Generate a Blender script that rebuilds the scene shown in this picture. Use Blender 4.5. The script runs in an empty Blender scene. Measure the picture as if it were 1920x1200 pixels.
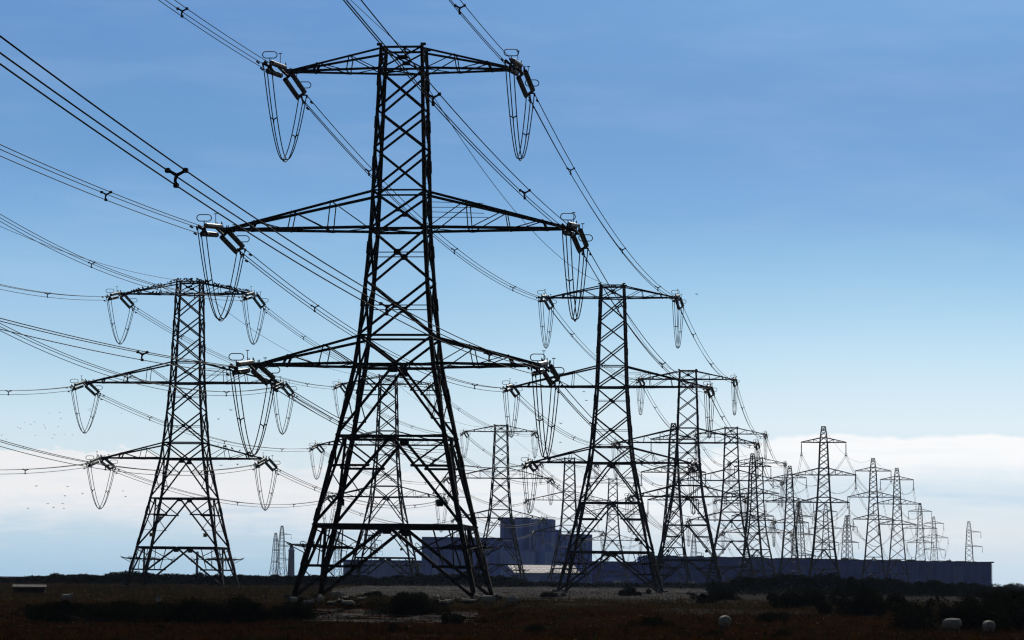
import bpy, math, random
import numpy as np
from mathutils import Vector, Matrix
random.seed(7)
rng = np.random.default_rng(11)
scene = bpy.context.scene
COL = scene.collection
V = Vector
rad = math.radians


def s2l(c):
    return tuple(((x / 255.) / 12.92 if x / 255. <= .04045 else ((x / 255. + .055) / 1.055) ** 2.4) for x in c)


def ss(a, b, x):
    t = min(1., max(0., (x - a) / (b - a)))
    return t * t * (3 - 2 * t)


# ------------------------------------------------------------------ materials
class NT:
    def __init__(self, tree):
        self.t = tree

    def n(self, typ, **kw):
        nd = self.t.nodes.new(typ)
        for k, v in kw.items():
            if k.startswith('i_'):
                key = k[2:]
                nd.inputs[int(key) if key.isdigit() else key.replace('_', ' ')].default_value = v
            else:
                setattr(nd, k, v)
        return nd

    def l(self, a, b):
        self.t.links.new(a, b)

    def math(self, op, a, b=None, c=None, clamp=False):
        nd = self.n('ShaderNodeMath', operation=op, use_clamp=clamp)
        for i, x in enumerate((a, b, c)):
            if x is None:
                continue
            if isinstance(x, (int, float)):
                nd.inputs[i].default_value = x
            else:
                self.l(x, nd.inputs[i])
        return nd.outputs[0]

    def maprange(self, x, a, b, c=0., d=1., smooth=True):
        nd = self.n('ShaderNodeMapRange', interpolation_type='SMOOTHSTEP' if smooth else 'LINEAR')
        self.l(x, nd.inputs[0])
        for i, v in enumerate((a, b, c, d)):
            nd.inputs[i + 1].default_value = v
        return nd.outputs[0]

    def mix(self, fac, a, b):
        nd = self.n('ShaderNodeMix', data_type='RGBA')
        for i, x in ((0, fac), (6, a), (7, b)):
            if isinstance(x, (int, float)):
                nd.inputs[i].default_value = x
            elif isinstance(x, tuple):
                nd.inputs[i].default_value = x + (1,) if len(x) == 3 else x
            else:
                self.l(x, nd.inputs[i])
        return nd.outputs[2]

    def noise(self, vec, scale, detail=3., rough=.55, dim='3D'):
        nd = self.n('ShaderNodeTexNoise', noise_dimensions=dim)
        nd.inputs['Scale'].default_value = scale
        nd.inputs['Detail'].default_value = detail
        nd.inputs['Roughness'].default_value = rough
        if vec is not None:
            self.l(vec, nd.inputs['W' if dim == '1D' else 'Vector'])
        return nd.outputs[0]


def mat(name, col, rough=.8, spec=.2, col2=None, scale=3., metallic=0., lo=.4, hi=.65, coord='Object', bump=0.):
    m = bpy.data.materials.new(name)
    m.use_nodes = True
    nt = NT(m.node_tree)
    b = m.node_tree.nodes['Principled BSDF']
    b.inputs['Roughness'].default_value = rough
    b.inputs['Specular IOR Level'].default_value = spec
    b.inputs['Metallic'].default_value = metallic
    tc = nt.n('ShaderNodeTexCoord')
    nz = nt.noise(tc.outputs[coord], scale, 4.)
    nt.l(nt.mix(nt.maprange(nz, lo, hi), col, col2 or tuple(c * .7 for c in col)), b.inputs['Base Color'])
    if bump:
        bp = nt.n('ShaderNodeBump', i_Strength=bump, i_Distance=.05)
        nt.l(nz, bp.inputs['Height'])
        nt.l(bp.outputs[0], b.inputs['Normal'])
    return m


M = {}
M['steel'] = mat('backlit_weathered_steel', (.011, .010, .010), .85, .1, (.020, .014, .011), 1.3)  # weathered tone with the backlit darkness of the lattice put into the colour
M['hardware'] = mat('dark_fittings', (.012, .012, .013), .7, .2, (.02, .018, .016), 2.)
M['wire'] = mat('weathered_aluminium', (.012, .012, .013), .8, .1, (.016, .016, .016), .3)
M['porcelain'] = mat('grey_porcelain', (.25, .26, .25), .45, .35, (.16, .17, .17), 2.)
M['glass'] = mat('green_glass_insulator', (.18, .29, .28), .45, .3, (.13, .23, .23), 2.)
M['plate_dark'] = mat('dark_plate', (.012, .012, .013), .7, .2)
M['plate_yellow'] = mat('yellow_plate', (.75, .55, .03), .5, .4, (.62, .45, .03), 2.)
M['plate_white'] = mat('white_plate', (.55, .55, .52), .5, .4)
M['mark'] = mat('black_print', (.015, .014, .012), .6, .2)
M['concrete'] = mat('pale_concrete', (.10, .098, .09), .9, 0., (.06, .058, .052), 2.5)
M['bird'] = mat('dark_feathers', (.012, .012, .014), .7, .2)
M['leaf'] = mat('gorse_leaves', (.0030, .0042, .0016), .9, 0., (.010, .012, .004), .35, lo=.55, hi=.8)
M['twig'] = mat('bark_twigs', (.005, .004, .003), .9, .05)
M['clad'] = mat('haze_blue_cladding', (.23, .35, .88), .7, .1, (.20, .31, .80), .15)  # blue of the distant haze is put into these cladding colours
M['clad_light'] = mat('light_haze_blue_cladding', (.38, .51, .92), .7, .1, (.33, .45, .86), .15)
M['clad_dark'] = mat('dark_haze_blue_cladding', (.11, .18, .56), .7, .1, (.09, .15, .50), .15)
M['clad_navy'] = mat('haze_navy_cladding', (.068, .13, .58), .75, .1, (.057, .11, .51), .12)  # hall colours carry the same painted-in haze blue
M['clad_pale_navy'] = mat('pale_haze_navy_cladding', (.09, .145, .48), .75, .1, (.075, .12, .42), .3)
M['roof_dark'] = mat('dark_roof', (.03, .032, .045), .9, .1)
M['roof_white'] = mat('pale_roof_sheet', (.36, .34, .345), .8, .1, (.31, .295, .30), .3)
M['roof_light'] = mat('roof_light_panel', (.10, .10, .12), .6, .2)
M['white_paint'] = mat('white_paint', (.75, .75, .75), .45, .5)
M['window'] = mat('dark_glass', (.02, .025, .035), .15, .5)
M['tyre'] = mat('tyre_rubber', (.015, .015, .015), .85, .1)
M['tower_dark'] = mat('dark_painted_brick', (.03, .048, .16), .8, .1, (.025, .042, .14), .3)
M['trough_wood'] = mat('weathered_boards', (.03, .028, .025), .9, .1)
M['galv'] = mat('galvanised_sheet', (.10, .10, .095), .7, .2, (.05, .05, .047), 4.)


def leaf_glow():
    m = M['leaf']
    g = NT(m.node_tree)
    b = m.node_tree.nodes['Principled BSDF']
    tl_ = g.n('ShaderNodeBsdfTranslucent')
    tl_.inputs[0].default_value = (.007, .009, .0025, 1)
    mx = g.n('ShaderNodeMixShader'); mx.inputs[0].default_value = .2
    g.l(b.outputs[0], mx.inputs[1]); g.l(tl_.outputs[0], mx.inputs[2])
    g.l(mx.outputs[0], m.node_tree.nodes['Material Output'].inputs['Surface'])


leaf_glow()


def glass_glow(key, c, f):
    m = M[key]
    g = NT(m.node_tree)
    tl_ = g.n('ShaderNodeBsdfTranslucent')
    tl_.inputs[0].default_value = c + (1,)
    mx = g.n('ShaderNodeMixShader'); mx.inputs[0].default_value = f
    g.l(m.node_tree.nodes['Principled BSDF'].outputs[0], mx.inputs[1]); g.l(tl_.outputs[0], mx.inputs[2])
    g.l(mx.outputs[0], m.node_tree.nodes['Material Output'].inputs['Surface'])


glass_glow('glass', (.16, .27, .27), .5)
glass_glow('porcelain', (.20, .20, .19), .25)


def sheep_mat():
    m = bpy.data.materials.new('dirty_wool')
    m.use_nodes = True
    nt = NT(m.node_tree)
    b = m.node_tree.nodes['Principled BSDF']
    b.inputs['Roughness'].default_value = .95
    b.inputs['Specular IOR Level'].default_value = 0.
    b.inputs['Sheen Weight'].default_value = .3
    b.inputs['Sheen Roughness'].default_value = .35
    tc = nt.n('ShaderNodeTexCoord')
    sx = nt.n('ShaderNodeSeparateXYZ')
    nt.l(tc.outputs['Object'], sx.inputs[0])
    nz = nt.noise(tc.outputs['Object'], 9., 5.)
    wool = nt.mix(nt.maprange(nz, .35, .65), (.52, .49, .42), (.34, .32, .27))
    face = nt.maprange(sx.outputs[0], .66, .70)
    leg = nt.maprange(sx.outputs[2], .34, .40, 1., 0.)
    nt.l(nt.mix(nt.math('MAXIMUM', face, leg), wool, (.05, .045, .04)), b.inputs['Base Color'])
    bp = nt.n('ShaderNodeBump', i_Strength=.8, i_Distance=.04)
    nt.l(nt.noise(tc.outputs['Object'], 22., 4.), bp.inputs['Height'])
    nt.l(bp.outputs[0], b.inputs['Normal'])
    return m


M['wool'] = sheep_mat()


# ------------------------------------------------------------------ mesh helper
class MB:
    def __init__(self):
        self.v, self.f = [], []

    def add(self, vs, fs):
        o = len(self.v)
        self.v.extend([tuple(p) for p in vs])
        self.f.extend([tuple(i + o for i in q) for q in fs])

    def lbar(self, A, B, s, u, v, t=None, off=0.):
        """L angle bar from A to B, flanges of width s along u and v"""
        A, B = V(A), V(B)
        d = (B - A).normalized()
        u = V(u); u = (u - d * u.dot(d)).normalized()
        v = V(v); v = v - d * v.dot(d); v = (v - u * v.dot(u)).normalized()
        t = t or max(.018, s * .16)
        pr = [(0, 0), (s, 0), (s, t), (t, t), (t, s), (0, s)]
        pts = [P + u * (a - off) + v * b for P in (A, B) for a, b in pr]
        n = 6
        fs = [(i, (i + 1) % n, n + (i + 1) % n, n + i) for i in range(n)]
        fs += [tuple(range(n))[::-1], tuple(range(n, 2 * n))]
        self.add(pts, fs)

    def bar(self, A, B, s, s2=None):
        A, B = V(A), V(B)
        d = (B - A).normalized()
        r = V((0, 0, 1)) if abs(d.z) < .9 else V((1, 0, 0))
        u = d.cross(r).normalized(); w = d.cross(u)
        h, k = s / 2, (s2 or s) / 2
        pts = [P + u * a * h + w * b * k for P in (A, B) for a, b in ((-1, -1), (1, -1), (1, 1), (-1, 1))]
        self.add(pts, [(0, 1, 5, 4), (1, 2, 6, 5), (2, 3, 7, 6), (3, 0, 4, 7), (3, 2, 1, 0), (4, 5, 6, 7)])

    def box(self, c, d, rz=0.):
        x, y, z = (k / 2 for k in d)
        R = Matrix.Rotation(rz, 3, 'Z')
        pts = [R @ V((a * x, b * y, e * z)) + V(c) for e in (-1, 1) for a, b in ((-1, -1), (1, -1), (1, 1), (-1, 1))]
        self.add(pts, [(0, 1, 5, 4), (1, 2, 6, 5), (2, 3, 7, 6), (3, 0, 4, 7), (3, 2, 1, 0), (4, 5, 6, 7)])

    def tube(self, path, r, n=6, closed=False):
        path = [V(p) for p in path]
        m = len(path)
        rr = r if isinstance(r, (list, tuple)) else [r] * m
        up = None
        rings = []
        for i, p in enumerate(path):
            a = path[(i - 1) % m] if (closed or i) else p
            b = path[(i + 1) % m] if (closed or i < m - 1) else p
            d = (b - a).normalized()
            if up is None:
                up = V((0, 0, 1)) if abs(d.z) < .9 else V((1, 0, 0))
            u = (up - d * up.dot(d))
            u = u.normalized() if u.length > 1e-5 else d.orthogonal().normalized()
            up = u
            w = d.cross(u)
            rings.append([p + (u * math.cos(2 * math.pi * k / n) + w * math.sin(2 * math.pi * k / n)) * rr[i] for k in range(n)])
        vs = [q for R in rings for q in R]
        fs = []
        for i in range(m if closed else m - 1):
            j = (i + 1) % m
            for k in range(n):
                k2 = (k + 1) % n
                fs.append((i * n + k, i * n + k2, j * n + k2, j * n + k))
        if not closed:
            fs += [tuple(range(n))[::-1], tuple(range((m - 1) * n, m * n))]
        self.add(vs, fs)

    def mesh(self, name, m, smooth=False):
        me = bpy.data.meshes.new(name)
        me.from_pydata(self.v, [], self.f)
        me.update()
        if smooth:
            me.polygons.foreach_set('use_smooth', [True] * len(me.polygons))
        me.materials.append(M[m] if isinstance(m, str) else m)
        return me

    def build(self, name, m, parent=None, smooth=False, loc=None):
        return obj(name, self.mesh(name, m, smooth), parent, loc)


def obj(name, me, parent=None, loc=None, rot=None):
    o = bpy.data.objects.new(name, me)
    COL.objects.link(o)
    if parent is not None:
        o.parent = parent
    if loc is not None:
        o.location = loc
    if rot is not None:
        o.rotation_euler = rot
    return o


def tag(o, label=None, cat=None, group=None, kind=None):
    for k, v in (('label', label), ('category', cat), ('group', group), ('kind', kind)):
        if v:
            o[k] = v
    if label and cat:
        assert 4 <= len(label.split()) <= 16, label
    return o


def copy_tree(o, parent=None):
    c = o.copy()
    COL.objects.link(c)
    c.parent = parent
    for ch in list(o.children):
        copy_tree(ch, c)
    return c


# ------------------------------------------------------------------ sky, sun, camera
HAZE = 2.4e-5
SUN_EL, SUN_AZ = 33., 7.          # azimuth clockwise from +Y (view direction)
w = bpy.data.worlds.new('World')
scene.world = w
w.use_nodes = True
nt = NT(w.node_tree)
for nd in list(w.node_tree.nodes):
    w.node_tree.nodes.remove(nd)
out = nt.n('ShaderNodeOutputWorld')
bg = nt.n('ShaderNodeBackground', i_Strength=.1)
nt.l(bg.outputs[0], out.inputs[0])
sky = nt.n('ShaderNodeTexSky', sky_type='NISHITA', sun_disc=False, sun_elevation=rad(SUN_EL), sun_rotation=rad(SUN_AZ),
           air_density=1., dust_density=.6, ozone_density=1.5)
tc = nt.n('ShaderNodeTexCoord')
sx = nt.n('ShaderNodeSeparateXYZ')
nt.l(tc.outputs['Generated'], sx.inputs[0])
el = nt.math('MULTIPLY', nt.math('ARCSINE', sx.outputs[2]), 57.2958)
az = nt.math('MULTIPLY', nt.math('ARCTAN2', sx.outputs[0], sx.outputs[1]), 57.2958)


def ramp(stops, lo, hi):
    r = nt.n('ShaderNodeValToRGB')
    cr = r.color_ramp
    while len(cr.elements) < len(stops):
        cr.elements.new(.5)
    for e, (p, c) in zip(cr.elements, sorted(stops)):
        e.position = (p - lo) / (hi - lo)
        e.color = s2l(c) + (1,)
    nt.l(nt.maprange(el, lo, hi, smooth=False), r.inputs[0])
    return r.outputs[0]


left = ramp([(-1, (172, 202, 229)), (.15, (171, 202, 224)), (.7, (188, 213, 229)), (1.4, (212, 227, 237)), (2.2, (216, 231, 238)),
             (3.0, (206, 229, 241)), (4.0, (181, 215, 236)), (5.0, (163, 202, 233)), (6.0, (146, 190, 228)),
             (7.1, (124, 172, 219)), (8.1, (112, 160, 210)), (10., (106, 152, 206)), (11.2, (104, 150, 206)), (14, (92, 138, 198))], -1, 14)
right = ramp([(-1, (196, 218, 235)), (.3, (206, 223, 236)), (1.0, (228, 235, 239)), (1.7, (216, 231, 241)), (2.4, (222, 236, 245)),
              (3.0, (226, 240, 248)), (3.6, (214, 235, 247)), (4.3, (198, 228, 246)), (5.0, (178, 216, 241)), (5.7, (160, 203, 235)), (6.3, (146, 192, 230)),
              (7.0, (131, 177, 223)), (8.2, (121, 166, 217)), (9.3, (117, 161, 213)), (11, (122, 168, 219)), (14, (104, 150, 206))], -1, 14)
band = nt.mix(nt.maprange(az, -7., 8.), left, right)
# faint high cirrus and uneven air
cmb0 = nt.n('ShaderNodeCombineXYZ')
nt.l(nt.math('MULTIPLY_ADD', az, .16, nt.math('MULTIPLY', el, .10)), cmb0.inputs[0]); nt.l(nt.math('MULTIPLY', el, .75), cmb0.inputs[1])
cir = nt.maprange(nt.noise(cmb0.outputs[0], 1.3, 6., .62), .40, .78)
band = nt.mix(nt.math('MULTIPLY', cir, .09), band, s2l((214, 232, 246)))
# cloud bank low in the sky ahead
cmb = nt.n('ShaderNodeCombineXYZ')
nt.l(nt.math('MULTIPLY', az, .55), cmb.inputs[0]); nt.l(nt.math('MULTIPLY', el, 1.6), cmb.inputs[1])
cmb2 = nt.n('ShaderNodeCombineXYZ')
nt.l(nt.math('MULTIPLY', az, .28), cmb2.inputs[0]); nt.l(nt.math('MULTIPLY', el, 2.6), cmb2.inputs[1])
n_edge = nt.noise(az, .75, 1.5, .5, '1D')
n_bump = nt.noise(cmb.outputs[0], 2.4, 5., .6)
n_fine = nt.noise(cmb.outputs[0], 7., 4., .6)
n_wisp = nt.noise(cmb2.outputs[0], 1.5, 5., .6)
rightness = nt.maprange(az, 2.0, 5.5)
leftness = nt.maprange(az, -5.2, -7.4)
edge = nt.math('ADD', nt.math('MULTIPLY_ADD', rightness, .55, 2.30), nt.math('MULTIPLY_ADD', n_edge, .3, -.15))
edge = nt.math('ADD', edge, nt.math('MULTIPLY_ADD', leftness, .12, 0.))
rough_amt = nt.math('MULTIPLY_ADD', rightness, -.80, .95)
edge = nt.math('ADD', edge, nt.math('MULTIPLY', nt.math('SUBTRACT', n_bump, .5), rough_amt))
edge = nt.math('ADD', edge, nt.math('MULTIPLY', nt.math('SUBTRACT', n_fine, .5), .10))
x = nt.math('SUBTRACT', edge, el)
soft = nt.math('DIVIDE', x, nt.math('MULTIPLY_ADD', nt.math('MAXIMUM', leftness, rightness), -.33, .42))
cl = nt.math('MULTIPLY', nt.maprange(soft, 0., 1.), nt.math('SUBTRACT', 1., nt.math('MULTIPLY', nt.maprange(x, .42, 1.05), nt.math('MAXIMUM', rightness, nt.maprange(x, .75, 1.7)))))
amp = nt.math('MAXIMUM', nt.math('MULTIPLY', rightness, .98), nt.math('MULTIPLY_ADD', leftness, .10, .74))
cl = nt.math('MULTIPLY', cl, amp)
cl = nt.math('MULTIPLY', cl, nt.maprange(n_wisp, .2, .55, .55, 1.))
cloudc = nt.mix(nt.maprange(az, -4., 3.), s2l((246, 243, 243)), s2l((252, 253, 254)))
band = nt.mix(cl, band, cloudc)
wisp = nt.math('MULTIPLY', nt.maprange(n_wisp, .48, .75), nt.math('MULTIPLY', nt.maprange(el, .2, .9), nt.maprange(el, 2.0, 3.0, 1., 0.)))
band = nt.mix(nt.math('MULTIPLY', wisp, .38), band, s2l((244, 246, 249)))
dark = nt.math('MULTIPLY', nt.maprange(nt.noise(cmb2.outputs[0], 1.1, 3., .5), .52, .7), nt.math('MULTIPLY', nt.maprange(el, .1, .8), nt.maprange(el, 1.7, 2.3, 1., 0.)))
band = nt.mix(nt.math('MULTIPLY', dark, .45), band, s2l((186, 212, 234)))
sc = nt.n('ShaderNodeVectorMath', operation='SCALE')
nt.l(band, sc.inputs[0]); sc.inputs['Scale'].default_value = 10.
ahead = nt.math('MULTIPLY', nt.maprange(sx.outputs[1], .75, .93), nt.maprange(el, 12.5, 20., 1., 0.))
nis = nt.n('ShaderNodeVectorMath', operation='SCALE')
nt.l(sky.outputs[0], nis.inputs[0]); nis.inputs['Scale'].default_value = .14
nt.l(nt.mix(ahead, nis.outputs[0], sc.outputs[0]), bg.inputs['Color'])

sun = bpy.data.lights.new('sun', 'SUN')
sun.energy = 5.0
sun.angle = rad(.53)
sun.color = (1., .95, .88)
so = bpy.data.objects.new('sun', sun)
COL.objects.link(so)
sd = V((math.sin(rad(SUN_AZ)) * math.cos(rad(SUN_EL)), math.cos(rad(SUN_AZ)) * math.cos(rad(SUN_EL)), math.sin(rad(SUN_EL))))
so.rotation_euler = (-sd).to_track_quat('-Z', 'Y').to_euler()
so.location = (0, 0, 200)

cam = bpy.data.cameras.new('camera')
cam.sensor_width = 36.
cam.lens = 36. * 5600 / 1920
cam.shift_x = -.0043038
cam.shift_y = -.1546798
cam.clip_start = .5
cam.clip_end = 20000
co = bpy.data.objects.new('camera', cam)
COL.objects.link(co)
p8, roll = rad(8.), math.atan(.0105)
fwd = V((0, math.cos(p8), math.sin(p8)))
up0 = V((0, -math.sin(p8), math.cos(p8)))
rt0 = V((1, 0, 0))
right_v = rt0 * math.cos(roll) + up0 * math.sin(roll)
up_v = -rt0 * math.sin(roll) + up0 * math.cos(roll)
Rm = Matrix((right_v, up_v, -fwd)).transposed()
co.matrix_world = Matrix.Translation((0, 0, 1.75)) @ Rm.to_4x4()
scene.camera = co
scene.view_settings.view_transform = 'Standard'
scene.view_settings.look = 'None'
scene.view_settings.exposure = 0.
scene.view_settings.gamma = 1.
scene.cycles.filter_width = 1.25
scene.cycles.max_bounces = 5


# ------------------------------------------------------------------ ground
def gz(X, Y):
    z = -1.35 * ss(0, 75, 262 - Y) + .5 * ss(430, 640, Y)
    return z


def gnoise(X, Y):
    return .05 * math.sin(X * .31 + 1.3 * math.sin(Y * .07)) + .05 * math.sin(Y * .23 + X * .11) + .03 * math.sin(X * .83 + Y * .57)


def ground():
    ys = list(np.arange(-60, 100, 20.)) + list(np.arange(100, 150, 5.)) + list(np.arange(150, 330, 1.5)) + list(np.arange(330, 700, 8.)) + list(np.geomspace(700, 12000, 26))
    xs0 = np.concatenate([-np.geomspace(1.15, 14, 12)[::-1] , np.linspace(-1.05, 1.05, 72), np.geomspace(1.15, 14, 12)])
    vs, fs = [], []
    nx = len(xs0)
    for Y in ys:
        sc_ = max(60., abs(Y) * .22)
        for x in xs0:
            X = x * sc_
            z = gz(X, Y) + (gnoise(X, Y) if 120 < Y < 900 else 0.)
            vs.append((X, Y, z))
    for j in range(len(ys) - 1):
        for i in range(nx - 1):
            a = j * nx + i
            fs.append((a, a + 1, a + nx + 1, a + nx))
    me = bpy.data.meshes.new('ground')
    me.from_pydata(vs, [], fs)
    me.polygons.foreach_set('use_smooth', [True] * len(fs))
    m = bpy.data.materials.new('shingle_and_heath')
    m.use_nodes = True
    g = NT(m.node_tree)
    b = m.node_tree.nodes['Principled BSDF']
    b.inputs['Roughness'].default_value = .95
    b.inputs['Specular IOR Level'].default_value = 0.
    t = g.n('ShaderNodeTexCoord')
    P = t.outputs['Object']
    s = g.n('ShaderNodeSeparateXYZ'); g.l(P, s.inputs[0])
    stretch = g.n('ShaderNodeMapping'); stretch.inputs['Scale'].default_value = (1, .45, 1)
    g.l(P, stretch.inputs[0])
    patch = g.noise(stretch.outputs[0], .085, 5., .6)
    far = g.math('MULTIPLY', g.maprange(s.outputs[1], 268, 300), g.maprange(s.outputs[0], -34., -20.))
    thr = g.math('SUBTRACT', .62, g.math('MULTIPLY', far, .26))
    sh = g.maprange(g.math('SUBTRACT', patch, thr), -.02, .05)
    near1 = g.math('MULTIPLY', g.maprange(s.outputs[1], 204, 212), g.maprange(s.outputs[1], 226, 232, 1., 0.))
    near1 = g.math('MULTIPLY', near1, g.math('MULTIPLY', g.maprange(s.outputs[0], -16, -12), g.maprange(s.outputs[0], -3.5, -1, 1., 0.)))
    near1 = g.math('MULTIPLY', near1, g.maprange(g.noise(stretch.outputs[0], .55, 4., .6), .44, .56))
    sh = g.math('MAXIMUM', sh, near1)
    for ya, yb, xa, xb in ((232, 240, 12, 25), (216, 226, -41, -33), (196, 200, -1, 6), (244, 250, 2, 9)):
        q_ = g.math('MULTIPLY', g.maprange(s.outputs[1], ya - 2, ya + 2), g.maprange(s.outputs[1], yb - 2, yb + 2, 1., 0.))
        q_ = g.math('MULTIPLY', q_, g.math('MULTIPLY', g.maprange(s.outputs[0], xa - 2, xa + 2), g.maprange(s.outputs[0], xb - 2, xb + 2, 1., 0.)))
        sh = g.math('MAXIMUM', sh, g.math('MULTIPLY', q_, g.maprange(patch, .44, .54)))
    peb = g.noise(P, 2.6, 8., .85)
    stone = g.mix(g.maprange(peb, .36, .66), (.008, .0075, .007), (.058, .055, .051))
    gr = g.noise(P, .22, 5., .65)
    gr2 = g.noise(P, 2.2, 6., .7)
    grass = g.mix(g.maprange(gr, .42, .6), (.028, .0098, .0024), (.013, .0084, .0030))
    grass = g.mix(g.maprange(gr, .60, .72), grass, (.013, .014, .004))
    grass = g.mix(g.maprange(gr2, .38, .62, .75, 0.), grass, (.004, .002, .001))
    grass = g.mix(g.math('MULTIPLY', g.maprange(s.outputs[1], 222, 262), .75), grass, g.mix(g.maprange(gr2, .4, .6), (.0060, .0045, .0020), (.030, .0225, .0105)))
    g.l(g.mix(sh, grass, stone), b.inputs['Base Color'])
    bp = g.n('ShaderNodeBump', i_Strength=.9, i_Distance=.25)
    g.l(g.noise(P, 2.2, 6., .7), bp.inputs['Height'])
    g.l(bp.outputs[0], b.inputs['Normal'])
    me.materials.append(m)
    o = obj('ground', me)
    tag(o, 'dark heath and grey shingle flat under the pylons', None, None, 'structure')
    return o


ground()


def grass_mesh():
    N = 62000
    Y = 122 + (rng.random(N) ** 1.15) * 180
    X = (rng.random(N) * 2 - 1) * Y * .185
    keep = ~((X > -15) & (X < -3) & (Y > 206) & (Y < 229) & (rng.random(N) < .72))
    keep &= ~((Y > 268) & (X > -32) & (rng.random(N) < .62))
    clump = np.sin(X * .45 + 2 * np.sin(Y * .13)) + np.sin(Y * .37 + X * .21)
    keep &= (rng.random(N) < .35 + .35 * (clump > -.3))
    X, Y, clump = X[keep], Y[keep], clump[keep]
    Nf = 24000
    Yf = 290 + 240 * rng.random(Nf); Xf = -Yf * (.185 - .125 * rng.random(Nf))
    cf = np.sin(Xf * .3 + 2 * np.sin(Yf * .05)) + np.sin(Yf * .11)
    kf = rng.random(Nf) < .3 + .5 * (cf > 0)
    X, Y, clump = np.concatenate([X, Xf[kf]]), np.concatenate([Y, Yf[kf]]), np.concatenate([clump, cf[kf]])
    n = len(X)
    Z = np.array([gz(a, b) + gnoise(a, b) for a, b in zip(X, Y)]) - .02
    K = 5
    base = np.repeat(np.stack([X, Y, Z], 1), K, 0)
    m = len(base)
    base[:, :2] += rng.normal(0, .09, (m, 2))
    h = np.repeat(.14 + .22 * rng.random(n) ** 2 + .05 * (clump > .8), K) * (.7 + .6 * rng.random(m)) * np.clip(base[:, 1] / 260, 1, 1.7)
    lean = rng.normal(0, .45, (m, 2)) * h[:, None]
    stalk = rng.random(m) < .012
    h[stalk] = .55 + .5 * rng.random(stalk.sum())
    lean[stalk] *= .35
    ang = rng.random(m) * math.pi
    wd = (.018 + .02 * rng.random(m)) * np.clip(base[:, 1] / 240, 1, 2.)
    dx = np.stack([np.cos(ang) * wd, np.sin(ang) * wd, np.zeros(m)], 1)
    tip = base + np.concatenate([lean, h[:, None]], 1)
    vs = np.empty((m * 3, 3)); vs[0::3] = base - dx; vs[1::3] = base + dx; vs[2::3] = tip
    me = bpy.data.meshes.new('grass')
    me.vertices.add(m * 3); me.vertices.foreach_set('co', vs.ravel())
    me.loops.add(m * 3); me.loops.foreach_set('vertex_index', np.arange(m * 3))
    me.polygons.add(m); me.polygons.foreach_set('loop_start', np.arange(0, m * 3, 3)); me.polygons.foreach_set('loop_total', np.full(m, 3))
    me.update(); me.validate()
    mt = bpy.data.materials.new('dry_grass'); mt.use_nodes = True
    g = NT(mt.node_tree); b = mt.node_tree.nodes['Principled BSDF']
    b.inputs['Roughness'].default_value = .9; b.inputs['Specular IOR Level'].default_value = 0.
    t = g.n('ShaderNodeTexCoord')
    a = g.noise(t.outputs['Object'], .2, 4.); c = g.noise(t.outputs['Object'], 3., 2.)
    col = g.mix(g.maprange(a, .40, .6), (.034, .0120, .0030), (.016, .0105, .0036))
    col = g.mix(g.maprange(a, .6, .72), col, (.014, .016, .0045))
    col = g.mix(g.maprange(c, .60, .76), col, (.050, .028, .013))
    sy_ = g.n('ShaderNodeSeparateXYZ'); g.l(t.outputs['Object'], sy_.inputs[0])
    col = g.mix(g.maprange(g.noise(t.outputs['Object'], .75, 4., .6), .46, .60, .0, .85), col, (.0035, .0028, .0012))
    mid = g.mix(g.maprange(g.noise(t.outputs['Object'], .35, 5., .65), .42, .60), (.012, .0095, .004), (.046, .035, .016))
    mid = g.mix(g.maprange(c, .60, .72), mid, (.12, .098, .06))
    col = g.mix(g.math('MULTIPLY', g.maprange(sy_.outputs[1], 218, 252), .85), col, mid)
    g.l(col, b.inputs['Base Color'])
    tl_ = g.n('ShaderNodeBsdfTranslucent'); g.l(col, tl_.inputs[0])
    mx = g.n('ShaderNodeMixShader'); mx.inputs[0].default_value = .28
    g.l(b.outputs[0], mx.inputs[1]); g.l(tl_.outputs[0], mx.inputs[2])
    g.l(mx.outputs[0], mt.node_tree.nodes['Material Output'].inputs['Surface'])
    me.materials.append(mt)
    o = obj('grass', me)
    tag(o, 'short dry rust brown grass covering the heath', 'grass', None, 'stuff')


grass_mesh()


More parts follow.
